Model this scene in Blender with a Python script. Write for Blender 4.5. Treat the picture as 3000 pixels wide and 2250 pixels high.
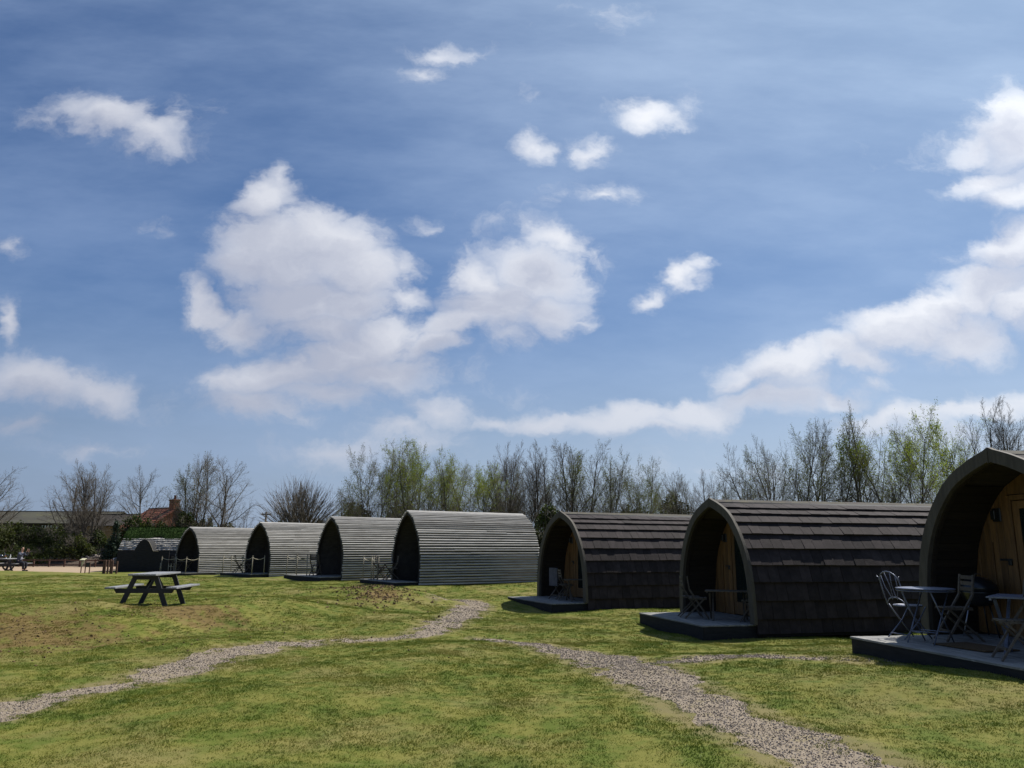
import bpy, math, random
import numpy as np
from mathutils import Vector, Matrix
PI = math.pi
R = math.radians
S = bpy.context.scene
COL = S.collection
for _o in list(bpy.data.objects):
    bpy.data.objects.remove(_o)

# ------------------------------------------------------------------ camera
F_PX, PITCH, ROLL, EYE = 2298.09, 0.20189, -0.004909, 1.6
cd = bpy.data.cameras.new('camera')
cd.sensor_width = 36.0
cd.lens = F_PX / 3000 * 36
cd.clip_start, cd.clip_end = 0.1, 5000
cam = bpy.data.objects.new('camera', cd)
COL.objects.link(cam)
cam.matrix_world = Matrix.Translation((0, 0, EYE)) @ Matrix.Rotation(PI/2 + PITCH, 4, 'X') @ Matrix.Rotation(-ROLL, 4, 'Z')
S.camera = cam

def ray(px, py):
    """direction through a photo pixel (3000x2250)"""
    u, v = px - 1500, py - 1125
    c, s = math.cos(-ROLL), math.sin(-ROLL)
    u, v = u*c - v*s, u*s + v*c
    x, z = u/F_PX, -v/F_PX
    c, s = math.cos(PITCH), math.sin(PITCH)
    return Vector((x, c - z*s, s + z*c))
def at(px, py, Y):
    r = ray(px, py)
    return Vector((0, 0, EYE)) + r*(Y/r.y)

# ------------------------------------------------------------------ light
SUN_EL, SUN_AZ = R(52), R(51)
sun = bpy.data.lights.new('sun', 'SUN')
sun.energy = 4.6
sun.angle = R(0.55)
sun.color = (1.0, 0.955, 0.88)
so = bpy.data.objects.new('sun', sun)
COL.objects.link(so)
sdir = Vector((math.sin(SUN_AZ)*math.cos(SUN_EL), math.cos(SUN_AZ)*math.cos(SUN_EL), math.sin(SUN_EL)))
so.rotation_euler = sdir.to_track_quat('Z', 'Y').to_euler()
so.location = (0, 0, 60)
S.view_settings.view_transform = 'Standard'
S.view_settings.look = 'None'
S.view_settings.exposure = 0.55
S.view_settings.gamma = 1.0
S.view_settings.use_curve_mapping = False
SKY_STRENGTH = 0.054
S.render.engine = 'CYCLES'
S.cycles.max_bounces = 5; S.cycles.diffuse_bounces = 3; S.cycles.glossy_bounces = 2; S.cycles.transmission_bounces = 2

# ------------------------------------------------------------------ node helpers
class NT:
    def __init__(self, tree):
        self.t = tree; self.n = tree.nodes; self.l = tree.links
    def _in(self, sock, v):
        if v is None: return
        if hasattr(v, 'is_linked') or isinstance(v, bpy.types.NodeSocket): self.l.new(v, sock)
        else: sock.default_value = v
    def math(self, op, a, b=None, c=None, clamp=False):
        n = self.n.new('ShaderNodeMath'); n.operation = op; n.use_clamp = clamp
        for i, v in enumerate((a, b, c)): self._in(n.inputs[i], v)
        return n.outputs[0]
    def vm(self, op, a, b=None, out=0):
        n = self.n.new('ShaderNodeVectorMath'); n.operation = op
        self._in(n.inputs[0], a); self._in(n.inputs[1], b)
        return n.outputs[out]
    def noise(self, vec, scale, detail=4, rough=0.55, dist=0, out=0):
        n = self.n.new('ShaderNodeTexNoise'); n.inputs['Scale'].default_value = scale
        n.inputs['Detail'].default_value = detail; n.inputs['Roughness'].default_value = rough
        n.inputs['Distortion'].default_value = dist
        if vec is not None: self.l.new(vec, n.inputs['Vector'])
        return n.outputs[out]
    def mix(self, f, a, b, mode='MIX'):
        n = self.n.new('ShaderNodeMix'); n.data_type = 'RGBA'; n.blend_type = mode
        self._in(n.inputs[0], f)
        for s_, v in ((n.inputs[6], a), (n.inputs[7], b)):
            if isinstance(v, tuple): v = (*v[:3], 1)
            self._in(s_, v)
        return n.outputs[2]
    def ramp(self, v, a, b, lo=0.0, hi=1.0, interp='SMOOTHSTEP'):
        n = self.n.new('ShaderNodeMapRange'); n.interpolation_type = interp
        self._in(n.inputs[0], v)
        for i, x in enumerate((a, b, lo, hi)): self._in(n.inputs[i+1], x)
        return n.outputs[0]
    def mapping(self, vec, loc=(0, 0, 0), rot=(0, 0, 0), scale=(1, 1, 1), vt='POINT'):
        n = self.n.new('ShaderNodeMapping'); n.vector_type = vt
        self.l.new(vec, n.inputs[0])
        n.inputs['Location'].default_value = loc; n.inputs['Rotation'].default_value = rot; n.inputs['Scale'].default_value = scale
        return n.outputs[0]

# ------------------------------------------------------------------ sky with clouds
# (centre x, centre y, half width, half height, turn in degrees, weight): the clouds, in photo pixels; turned into directions below
CLOUDS = [
 (320,365,150,85,12,.95),(215,330,95,60,0,.6),(430,415,130,70,15,.75),(130,370,110,45,5,.3),(520,360,80,50,-10,.45),(390,450,120,40,0,.5),
 (30,708,55,26,8,.5),(5,945,38,75,0,.7),(90,1130,190,68,6,1.0),(270,1162,150,50,6,.9),(60,1260,80,26,0,.5),(270,1318,160,24,0,.55),(480,1190,90,38,5,.25),(470,680,60,20,0,.2),
 (760,590,120,85,-15,1.0),(800,535,55,50,-50,.7),(800,740,220,130,10,1.2),(960,700,200,125,15,1.2),(1060,790,150,110,20,1.1),(870,870,220,110,5,1.15),(1030,890,170,90,0,1.05),(1170,770,60,45,-10,.7),(690,770,120,90,20,.9),(630,690,60,60,30,.45),(1190,870,75,50,-10,.85),(950,960,190,60,5,.9),
 (600,915,100,62,15,1.0),(690,955,95,60,10,.95),(560,880,60,40,0,.6),
 (1130,985,140,65,-12,1.05),(1000,1040,230,65,-14,1.1),(800,1110,210,70,-10,1.0),(680,1140,100,52,0,.85),(1100,1090,180,75,-5,.9),(760,1205,160,48,6,.85),(950,1160,180,60,0,.7),(870,1245,110,35,0,.4),
 (1450,880,180,120,-15,1.15),(1380,800,120,70,20,.95),(1560,800,180,85,15,1.05),(1610,720,120,55,20,.8),(1590,905,130,80,0,.95),(1330,950,170,62,-15,1.05),(1250,1005,120,50,-12,.9),(1480,990,110,50,-10,.5),(1680,930,60,24,20,.5),(1720,765,70,40,20,.65),(1240,665,60,28,10,.5),(1430,660,80,30,0,.3),(1370,1110,50,45,-30,.18),
 (1270,1215,130,55,5,.65),(1150,1275,150,50,0,.6),(980,1330,220,38,-4,.6),(1220,1310,160,55,0,.5),(1350,1245,80,38,0,.35),(1530,1165,60,22,0,.2),
 (1260,165,90,28,-6,.65),(1230,220,60,30,0,.55),(1340,150,70,22,-8,.4),(1500,265,34,24,30,.25),
 (1565,430,55,48,35,.75),(1700,430,75,42,-5,.8),(1885,345,105,42,-8,.9),(1990,305,55,30,-30,.3),(1755,570,80,36,0,.7),(1830,560,40,22,-30,.4),(1620,575,50,40,0,.2),
 (2015,790,58,50,40,.95),(1905,850,60,34,-20,.8),(1990,830,40,24,0,.3),(2050,820,30,16,0,.3),
 (2960,370,170,130,-25,1.1),(2830,420,110,55,-20,.7),(2880,520,140,50,-10,.9),(2960,560,150,50,0,.9),(2780,400,60,30,-20,.35),(2700,470,60,20,0,.15),
 (2960,720,170,80,-10,1.1),(2880,830,180,80,-15,1.15),(2720,890,170,70,-22,1.1),(2620,960,160,75,-15,1.1),(2780,960,160,70,-5,.95),(3000,880,150,80,0,1.0),(2550,930,70,45,0,.7),(2740,1040,110,30,5,.4),
 (2450,1030,120,48,-15,.95),(2300,1060,170,58,-8,1.0),(2170,1090,90,42,0,.75),(2520,1060,120,48,5,.8),(2330,1110,150,40,0,.55),(2140,1105,45,28,0,.6),(2560,1130,60,24,10,.5),
 (2260,1160,190,42,-6,.95),(2420,1165,110,30,5,.85),(2030,1205,200,50,-6,1.0),(1800,1225,230,42,-4,.95),(1600,1240,170,38,-4,.8),(1450,1250,120,34,0,.6),(1900,1250,220,34,0,.7),
 (2850,1180,260,38,-6,.95),(2620,1230,200,38,-8,.85),(2960,1150,120,36,0,.7),(2480,1240,90,30,0,.5),(2780,1260,220,60,0,.5),(2150,1375,300,22,0,.3),(1780,60,120,40,0,.18),(1950,1330,240,20,0,.12),
]
# far bands lie broad and low, the small high ones are thin
CLOUDS = [(x, y, a*(1.12 if y > 950 else 1.0)*(1.12 if a < 110 and y < 900 and w < .95 else 1), b*(1.28 if y > 950 else 1.0)*(1.12 if a < 110 and y < 900 and w < .95 else 1), t, w*(.82 if a < 110 and y < 900 and w < .95 else 1)) for x, y, a, b, t, w in CLOUDS]
def build_world():
    w = bpy.data.worlds.new('World'); S.world = w; w.use_nodes = True
    T = NT(w.node_tree)
    bg = next(n for n in T.n if n.type == 'BACKGROUND')
    sky = T.n.new('ShaderNodeTexSky'); sky.sky_type = 'NISHITA'; sky.sun_disc = False
    sky.sun_elevation = SUN_EL; sky.sun_rotation = SUN_AZ
    sky.altitude = 0; sky.air_density = 1.0; sky.dust_density = 0.9; sky.ozone_density = 3.0
    tc = T.n.new('ShaderNodeTexCoord'); D = tc.outputs['Generated']
    sep = T.n.new('ShaderNodeSeparateXYZ'); T.l.new(D, sep.inputs[0])
    x, y, z = sep.outputs
    ys = T.math('MAXIMUM', y, 0.05)
    cmb = T.n.new('ShaderNodeCombineXYZ')
    T.l.new(T.math('DIVIDE', x, ys), cmb.inputs[0]); T.l.new(T.math('DIVIDE', z, ys), cmb.inputs[1])
    P = cmb.outputs[0]                                     # direction over its +Y part: a fixed frame of the sky
    # ragged edges: the position is pushed about by noise
    W1 = T.noise(T.mapping(P, scale=(1, 1.25, 1)), 7.0, 5, 0.6, out=1)
    W = T.vm('MULTIPLY', T.vm('SUBTRACT', W1, (0.53, 0.50, 0.5)), (0.13, 0.105, 0))
    PW = T.vm('ADD', P, W)
    def field(src0, clouds, grow_=1.0):
        acc = None
        for (cx, cy, a, b, ang, wt) in clouds:
            def g(px, py):
                r = ray(px, py); return np.array([r.x/r.y, r.z/r.y])
            c0 = g(cx, cy); t = R(ang)
            ea = g(cx + a*math.cos(t), cy + a*math.sin(t)) - c0
            eb = g(cx - b*math.sin(t), cy + b*math.cos(t)) - c0
            la, lb = np.hypot(*ea)*grow_, np.hypot(*eb)*grow_; th = math.atan2(ea[1], ea[0])
            # each step leans on the one before, so the renderer works through the clouds one by one
            src = src0
            if acc is not None:
                q = T.n.new('ShaderNodeVectorMath'); q.operation = 'MULTIPLY_ADD'
                T.l.new(acc, q.inputs[0]); q.inputs[1].default_value = (1e-6, 1e-6, 0); T.l.new(src0, q.inputs[2]); src = q.outputs[0]
            m = T.mapping(src, (c0[0], c0[1], 0), (0, 0, th), (la*1.2, lb*1.2, 1), 'TEXTURE')
            ln = T.vm('LENGTH', m, out=1)
            v = T.math('MULTIPLY_ADD', ln, -wt, wt)
            acc = v if acc is None else T.math('SMOOTH_MAX', acc, v, 0.08)
        return acc
    acc = field(PW, CLOUDS)
    # the same clouds seen a little further towards the sun: what lies there shades this point
    sh = field(T.vm('ADD', PW, (0.018, 0.040, 0)), [c for c in CLOUDS if c[5] >= 0.8])
    front = acc
    # elsewhere in the sky: the same kind of broken cloud from noise alone
    zs = T.math('MAXIMUM', z, 0.06)
    cm2 = T.n.new('ShaderNodeCombineXYZ')
    T.l.new(T.math('DIVIDE', x, zs), cm2.inputs[0]); T.l.new(T.math('DIVIDE', y, zs), cm2.inputs[1])
    n2 = T.noise(cm2.outputs[0], 0.9, 6, 0.6)
    other = T.ramp(n2, 0.56, 0.80, -0.3, 0.8, 'LINEAR')
    sp = T.n.new('ShaderNodeSeparateXYZ'); T.l.new(P, sp.inputs[0])
    ax = T.math('ABSOLUTE', sp.outputs[0])
    wx = T.ramp(ax, 0.70, 0.95); wz = T.ramp(sp.outputs[1], 0.78, 0.95); wy = T.ramp(y, 0.35, 0.1)
    outm = T.math('MAXIMUM', T.math('MAXIMUM', wx, wz), wy)
    fld = T.math('ADD', T.math('MULTIPLY', front, T.math('SUBTRACT', 1, outm)), T.math('MULTIPLY', other, outm))
    fine = T.noise(T.mapping(PW, scale=(1, 1.35, 1)), 13.0, 9, 0.66)
    wisp = T.noise(T.mapping(P, scale=(1, 1.8, 1)), 5.0, 6, 0.6)
    f2 = T.math("ADD", fld, T.math("MULTIPLY", T.math("SUBTRACT", fine, 0.5), 1.45))
    f2 = T.math('ADD', f2, T.math('MULTIPLY', T.math('SUBTRACT', wisp, 0.5), 0.45))
    dens = T.math('MULTIPLY', T.ramp(f2, 0.0, 0.50, 0.0, 0.96), T.ramp(fld, 0.05, 0.80, 0.34, 1.0))
    dens = T.math('MULTIPLY', dens, T.ramp(z, 0.24, 0.04, 1.0, 0.72))
    # thin high veil that lightens the blue in streaks
    veil = T.noise(T.mapping(P, rot=(0, 0, R(28)), scale=(0.8, 2.6, 1)), 2.3, 6, 0.6)
    veil = T.ramp(veil, 0.30, 0.80, 0.02, 0.36)
    # cloud light: thick hearts greyer than the rims, brighter towards the sun
    sd = T.vm('DOT_PRODUCT', D, tuple(sdir), out=1)
    gh = T.ramp(x, -0.5, 0.6, 0, 1, 'LINEAR')
    glow = T.ramp(sd, -0.1, 0.95, 0.0, 1.0, 'LINEAR')
    glow6 = T.math('POWER', glow, 5.0); glow = T.math('POWER', glow, 2.6)
    body = T.noise(T.mapping(PW, scale=(1, 2.2, 1)), 5.0, 7, 0.62)
    thick = T.ramp(sh, -0.15, 0.80, 0.0, 0.85)
    thick = T.math('ADD', thick, T.math('MULTIPLY', T.math('SUBTRACT', body, 0.5), 2.0), clamp=True)
    thick = T.math('ADD', thick, T.math('MULTIPLY', T.math('SUBTRACT', fine, 0.5), -0.8), clamp=True)
    cdark = T.mix(glow, (4.9, 5.3, 6.7), (9.4, 10.0, 11.6))
    clight = T.mix(glow, (7.4, 7.7, 8.8), (14.6, 14.9, 15.4))
    ccol = T.mix(thick, clight, cdark)
    # low clouds and low sky: seen through more air, duller and bluer
    low = T.ramp(z, 0.30, 0.02)
    ccol = T.mix(T.math('MULTIPLY', low, 0.40), ccol, T.mix(gh, (4.8, 5.2, 6.5), (9.8, 10.4, 11.4)))
    haze = T.mix(gh, (3.4, 4.3, 5.9), (7.2, 8.4, 9.9))
    skyc = T.mix(1.0, sky.outputs[0], (0.56, 0.79, 1.05), 'MULTIPLY')
    skyc = T.mix(T.math('MULTIPLY', glow6, 0.55), skyc, (7.6, 10.2, 13.6))
    skyc = T.mix(1.0, skyc, T.mix(glow, (1.0, 1.0, 1.02), (0.80, 0.80, 0.81)), 'MULTIPLY')
    skyc = T.mix(T.ramp(z, 0.34, 0.0, 0.0, 0.9), skyc, haze)
    skyc = T.mix(veil, skyc, T.mix(glow, (4.6, 6.1, 9.2), (10, 12.2, 15)))
    final = T.mix(dens, skyc, ccol)
    T.l.new(final, bg.inputs['Color']); bg.inputs['Strength'].default_value = SKY_STRENGTH
    w.cycles.sampling_method = 'MANUAL'; w.cycles.sample_map_resolution = 512
build_world()

# ------------------------------------------------------------------ scene helpers
def tag(o, label=None, cat=None, group=None, kind=None):
    if label: o['label'] = label
    if cat: o['category'] = cat
    if group: o['group'] = group
    if kind: o['kind'] = kind
    return o
def empty(name, loc=(0, 0, 0), rz=0.0, label=None, cat=None, group=None):
    o = bpy.data.objects.new(name, None); COL.objects.link(o)
    o.location = loc; o.rotation_euler = (0, 0, rz); o.empty_display_size = 0.2
    return tag(o, label, cat, group)
def link(name, me, parent=None, loc=None):
    o = bpy.data.objects.new(name, me); COL.objects.link(o)
    if parent: o.parent = parent
    if loc is not None: o.location = loc
    return o
def copy_tree(src, loc, rz, label=None, group=None, scale=None):
    c = src.copy(); COL.objects.link(c); c.location = loc; c.rotation_euler = (0, 0, rz)
    if scale: c.scale = scale
    if label: c['label'] = label
    if group: c['group'] = group
    for ch in src.children:
        k = ch.copy(); COL.objects.link(k); k.parent = c
        for g in ch.children:
            q = g.copy(); COL.objects.link(q); q.parent = k
    return c
def np_mesh(name, verts, faces, mat=None, smooth=False):
    """fast mesh from arrays; faces (n,3) or (n,4)"""
    me = bpy.data.meshes.new(name)
    verts = np.asarray(verts, np.float32); faces = np.asarray(faces, np.int32)
    k = faces.shape[1]
    me.vertices.add(len(verts)); me.vertices.foreach_set('co', verts.ravel())
    me.loops.add(faces.size); me.loops.foreach_set('vertex_index', faces.ravel())
    me.polygons.add(len(faces)); me.polygons.foreach_set('loop_start', np.arange(0, faces.size, k, dtype=np.int32))
    me.update(calc_edges=True)
    me.polygons.foreach_set('use_smooth', np.full(len(faces), smooth))
    if mat: me.materials.append(mat)
    return me
class MB:
    def __init__(self): self.v = []; self.f = []
    def add(self, vs, fs):
        n = len(self.v); self.v += [tuple(p) for p in vs]; self.f += [tuple(i + n for i in f) for f in fs]; return self
    def box(self, x0, x1, y0, y1, z0, z1):
        vs = [(x0,y0,z0),(x1,y0,z0),(x1,y1,z0),(x0,y1,z0),(x0,y0,z1),(x1,y0,z1),(x1,y1,z1),(x0,y1,z1)]
        return self.add(vs, [(0,3,2,1),(4,5,6,7),(0,1,5,4),(1,2,6,5),(2,3,7,6),(3,0,4,7)])
    def bar(self, a, b, w, h, up=(0, 0, 1)):
        """square bar from a to b: w sideways, h along up"""
        a, b = Vector(a), Vector(b); d = (b - a).normalized(); u = Vector(up)
        s = d.cross(u)
        if s.length < 1e-4: s = d.cross(Vector((1, 0, 0)))
        s.normalize(); u = s.cross(d).normalized(); s *= w/2; u *= h/2
        vs = [a-s-u, a+s-u, a+s+u, a-s+u, b-s-u, b+s-u, b+s+u, b-s+u]
        return self.add(vs, [(0,3,2,1),(4,5,6,7),(0,1,5,4),(1,2,6,5),(2,3,7,6),(3,0,4,7)])
    def tube(self, pts, r, n=6, r1=None):
        pts = [Vector(p) for p in pts]; r1 = r if r1 is None else r1
        rings = []; prev = None
        for i, p in enumerate(pts):
            d = (pts[min(i+1, len(pts)-1)] - pts[max(i-1, 0)]).normalized()
            ref = Vector((0, 0, 1)) if abs(d.z) < 0.9 else Vector((1, 0, 0))
            if prev is not None: ref = prev
            s = d.cross(ref).normalized(); u = s.cross(d).normalized(); prev = u
            rr = r + (r1 - r)*i/max(1, len(pts)-1)
            rings.append([p + s*math.cos(2*PI*k/n)*rr + u*math.sin(2*PI*k/n)*rr for k in range(n)])
        vs = [q for rg in rings for q in rg]; fs = []
        for i in range(len(pts)-1):
            for k in range(n): fs.append((i*n+k, i*n+(k+1) % n, (i+1)*n+(k+1) % n, (i+1)*n+k))
        fs.append(tuple(range(n))[::-1]); fs.append(tuple((len(pts)-1)*n + k for k in range(n)))
        return self.add(vs, fs)
    def lathe(self, prof, c=(0, 0, 0), n=16):
        vs = []; fs = []
        for (r, z) in prof:
            for k in range(n): vs.append((c[0]+r*math.cos(2*PI*k/n), c[1]+r*math.sin(2*PI*k/n), c[2]+z))
        for i in range(len(prof)-1):
            for k in range(n): fs.append((i*n+k, i*n+(k+1) % n, (i+1)*n+(k+1) % n, (i+1)*n+k))
        fs.append(tuple(range(n))[::-1]); fs.append(tuple((len(prof)-1)*n+k for k in range(n)))
        return self.add(vs, fs)
    def prism(self, poly, axis, a, b):
        """closed outline in a plane, pushed from a to b along axis 'x' or 'y' or 'z'"""
        def P(p, t): return {'x': (t, p[0], p[1]), 'y': (p[0], t, p[1]), 'z': (p[0], p[1], t)}[axis]
        n = len(poly); vs = [P(p, a) for p in poly] + [P(p, b) for p in poly]
        fs = [tuple(range(n))[::-1], tuple(range(n, 2*n))] + [(k, (k+1) % n, n+(k+1) % n, n+k) for k in range(n)]
        return self.add(vs, fs)
    def strip(self, inner, outer, axis, a, b):
        """solid band between two open outlines, pushed from a to b"""
        def P(p, t): return {'x': (t, p[0], p[1]), 'y': (p[0], t, p[1])}[axis]
        n = len(inner)
        vs = [P(p, a) for p in inner]+[P(p, a) for p in outer]+[P(p, b) for p in inner]+[P(p, b) for p in outer]; fs = []
        for k in range(n-1):
            fs += [(k, k+1, n+k+1, n+k), (2*n+k, 3*n+k, 3*n+k+1, 2*n+k+1), (n+k, n+k+1, 3*n+k+1, 3*n+k), (k, 2*n+k, 2*n+k+1, k+1)]
        fs += [(0, n, 3*n, 2*n), (n-1, 3*n-1, 4*n-1, 2*n-1)]
        return self.add(vs, fs)
    def mesh(self, name, mat, smooth=False, bevel=0):
        import bmesh
        me = bpy.data.meshes.new(name); me.from_pydata(self.v, [], self.f)
        bm = bmesh.new(); bm.from_mesh(me)
        bmesh.ops.recalc_face_normals(bm, faces=bm.faces)
        if bevel:
            bmesh.ops.bevel(bm, geom=[e for e in bm.edges if len(e.link_faces) == 2 and e.calc_face_angle(0) > 0.6], offset=bevel, segments=1, affect='EDGES', clamp_overlap=True)
        bm.to_mesh(me); bm.free()
        if smooth: me.polygons.foreach_set('use_smooth', [True]*len(me.polygons))
        me.materials.append(mat)
        return me
    def build(self, name, mat, parent=None, smooth=False, bevel=0, loc=None):
        return link(name, self.mesh(name, mat, smooth, bevel), parent, loc)

# ------------------------------------------------------------------ materials
def mat_base(name):
    m = bpy.data.materials.new(name); m.use_nodes = True
    T = NT(m.node_tree); b = next(n for n in T.n if n.type == 'BSDF_PRINCIPLED')
    return m, T, b
def surf(name, c1, c2, scale=6, stretch=(1, 1, 1), rough=0.8, bump=0.3, c3=None, vary=0.15, fine=60, spec=0.3, metal=0.0, coord='Object', bdist=0.01):
    """two or three tone material with grain, object to object variation and fine bump"""
    m, T, b = mat_base(name)
    tc = T.n.new('ShaderNodeTexCoord'); vec = tc.outputs[coord]
    oi = T.n.new('ShaderNodeObjectInfo'); rnd = oi.outputs['Random']
    cb = T.n.new('ShaderNodeCombineXYZ')
    for i in range(3): T.l.new(T.math('MULTIPLY', rnd, 37.0 + 11*i), cb.inputs[i])
    v = T.mapping(T.vm('ADD', vec, cb.outputs[0]), scale=stretch)
    n1 = T.noise(v, scale, 6, 0.6); n2 = T.noise(v, fine, 3, 0.6)
    col = T.mix(T.ramp(n1, 0.35, 0.68), c1, c2)
    if c3: col = T.mix(T.ramp(T.noise(v, scale*2.7, 5, 0.65), 0.56, 0.72), col, c3)
    col = T.mix(T.math('MULTIPLY', T.ramp(n2, 0.3, 0.75), 0.35), col, T.mix(1.0, col, (0.55, 0.55, 0.55), 'MULTIPLY'))
    k = T.math('MULTIPLY_ADD', rnd, 2*vary, 1 - vary)
    g = T.n.new('ShaderNodeCombineXYZ')
    for i in range(3): T.l.new(k, g.inputs[i])
    col = T.mix(1.0, col, g.outputs[0], 'MULTIPLY')
    T.l.new(col, b.inputs['Base Color'])
    b.inputs['Roughness'].default_value = rough; b.inputs['Metallic'].default_value = metal
    b.inputs['Specular IOR Level'].default_value = spec
    if bump:
        bp = T.n.new('ShaderNodeBump'); bp.inputs['Strength'].default_value = bump; bp.inputs['Distance'].default_value = bdist
        T.l.new(T.math('ADD', n1, T.math('MULTIPLY', n2, 0.6)), bp.inputs['Height']); T.l.new(bp.outputs[0], b.inputs['Normal'])
    return m
M = {}
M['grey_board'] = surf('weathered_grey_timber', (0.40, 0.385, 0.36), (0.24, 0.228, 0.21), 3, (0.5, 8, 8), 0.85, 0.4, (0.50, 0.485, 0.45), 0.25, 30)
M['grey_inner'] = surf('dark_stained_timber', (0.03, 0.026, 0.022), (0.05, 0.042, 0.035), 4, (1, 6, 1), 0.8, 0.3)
M['shingle'] = surf('brown_felt_shingle', (0.022, 0.0165, 0.0165), (0.038, 0.029, 0.029), 5, (1, 1, 1), 0.85, 0.5, (0.022, 0.019, 0.021), 0.28, 120, 0.2)
M['felt'] = surf('dark_underfelt', (0.02, 0.02, 0.022), (0.03, 0.03, 0.03), 5)
M['ridge'] = surf('lichened_ridge_cap', (0.10, 0.092, 0.070), (0.075, 0.065, 0.06), 2.5, (1, 3, 3), 0.9, 0.5, (0.16, 0.13, 0.05), 0.1, 70)
M['arch'] = surf('grey_brown_arch_timber', (0.066, 0.056, 0.042), (0.092, 0.080, 0.062), 3, (5, 5, 0.8), 0.75, 0.3, None, 0.08, 50)
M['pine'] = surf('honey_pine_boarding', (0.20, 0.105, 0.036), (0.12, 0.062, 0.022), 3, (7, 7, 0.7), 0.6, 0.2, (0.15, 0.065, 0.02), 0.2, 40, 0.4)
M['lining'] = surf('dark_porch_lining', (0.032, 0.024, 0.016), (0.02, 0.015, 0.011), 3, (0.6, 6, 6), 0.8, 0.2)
M['deck'] = surf('weathered_deck_board', (0.24, 0.235, 0.22), (0.14, 0.138, 0.135), 3, (7, 0.8, 7), 0.75, 0.4, (0.36, 0.35, 0.33), 0.14, 40, 0.35)
M['fascia'] = surf('black_stained_fascia', (0.012, 0.012, 0.013), (0.022, 0.021, 0.022), 4, (1, 1, 6), 0.8, 0.3)
M['teak'] = surf('greyed_folding_chair_timber', (0.105, 0.086, 0.066), (0.065, 0.053, 0.041), 6, (4, 4, 4), 0.7, 0.2, None, 0.12)
M['pale_wood'] = surf('pale_post_timber', (0.30, 0.27, 0.20), (0.22, 0.19, 0.145), 6, (5, 5, 1), 0.8, 0.3, None, 0.12)
M['picnic'] = surf('black_brown_picnic_timber', (0.012, 0.011, 0.012), (0.022, 0.020, 0.022), 4, (4, 1, 4), 0.55, 0.35, None, 0.2, 60, 0.5)
M['picnic_top'] = surf('worn_grey_picnic_plank', (0.17, 0.17, 0.175), (0.25, 0.25, 0.25), 4, (6, 0.8, 6), 0.5, 0.35, (0.11, 0.11, 0.115), 0.14, 50, 0.5)
M['iron'] = surf('blue_grey_painted_iron', (0.15, 0.17, 0.24), (0.10, 0.115, 0.165), 9, (1, 1, 1), 0.42, 0.1, (0.21, 0.22, 0.25), 0.05, 90, 0.5, 0.35)
M['black_metal'] = surf('black_enamelled_metal', (0.012, 0.014, 0.016), (0.02, 0.022, 0.026), 5, rough=0.3, bump=0.05, spec=0.6)
M['steel'] = surf('bare_steel', (0.5, 0.5, 0.55), (0.4, 0.4, 0.43), 8, rough=0.35, bump=0.05, metal=0.8)
M['rope'] = surf('pale_rope', (0.42, 0.38, 0.29), (0.3, 0.27, 0.2), 30, rough=0.95, bump=0.4)
M['mat'] = surf('brown_coir', (0.10, 0.062, 0.028), (0.07, 0.042, 0.02), 30, rough=0.98, bump=0.8)
M['cloth'] = surf('grey_white_towelling', (0.11, 0.11, 0.125), (0.08, 0.08, 0.09), 8, rough=0.95, bump=0.4)
M['white'] = surf('plain_white', (0.78, 0.78, 0.76), (0.7, 0.7, 0.68), 8, rough=0.7, bump=0.05)
M['cream'] = surf('cream_board', (0.62, 0.58, 0.38), (0.52, 0.48, 0.32), 8, rough=0.6, bump=0.05)
M['rust_wood'] = surf('reddish_timber', (0.12, 0.065, 0.045), (0.085, 0.05, 0.038), 6, rough=0.85)
M['brick'] = surf('orange_brick', (0.26, 0.095, 0.05), (0.18, 0.07, 0.04), 3, (1, 1, 4), 0.9, 0.5, (0.42, 0.2, 0.1))
M['tile'] = surf('red_clay_tile', (0.20, 0.065, 0.036), (0.14, 0.048, 0.03), 1.2, (1, 1, 1), 0.85, 0.4, (0.12, 0.06, 0.04), 0.12)
M['barn_roof'] = surf('mossy_sheet_roof', (0.062, 0.060, 0.040), (0.045, 0.042, 0.032), 0.35, (1, 1, 1), 0.95, 0.4, (0.09, 0.085, 0.03), 0.06, 5)
M['barn_wall'] = surf('dark_barn_boarding', (0.05, 0.042, 0.035), (0.035, 0.03, 0.026), 1, rough=0.9)
M['pale_panel'] = surf('pale_translucent_sheet', (0.5, 0.52, 0.52), (0.4, 0.42, 0.42), 1, rough=0.6, bump=0.1)
M['turf'] = surf('roof_turf', (0.035, 0.065, 0.012), (0.024, 0.046, 0.010), 5, (1, 1, 1), 0.95, 1.0, (0.07, 0.08, 0.022), 0.05, 60, 0.1, 0.0, 'Object', 0.05)
M['pale_shingle'] = surf('silvered_cedar_shingle', (0.44, 0.42, 0.38), (0.12, 0.10, 0.09), 11, (1, 1, 1), 0.8, 0.5, (0.55, 0.54, 0.52), 0.3)
M['stone'] = surf('pale_rubble_stone', (0.26, 0.22, 0.19), (0.17, 0.14, 0.12), 1.4, rough=0.9, c3=(0.36, 0.33, 0.29), bump=0.5)
M['soil'] = surf('dark_soil', (0.13, 0.082, 0.042), (0.085, 0.056, 0.03), 3, rough=0.98)
M['car_paint'] = surf('dark_blue_car_paint', (0.012, 0.02, 0.035), (0.014, 0.022, 0.038), 2, rough=0.2, bump=0, spec=0.6, vary=0)
M['rubber'] = surf('black_rubber', (0.015, 0.015, 0.015), (0.02, 0.02, 0.02), 8, rough=0.8)
M['skin'] = surf('skin', (0.45, 0.27, 0.19), (0.40, 0.24, 0.17), 9, rough=0.6, bump=0.05)
M['hair'] = surf('dark_hair', (0.016, 0.011, 0.009), (0.025, 0.018, 0.014), 20, rough=0.6)
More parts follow.
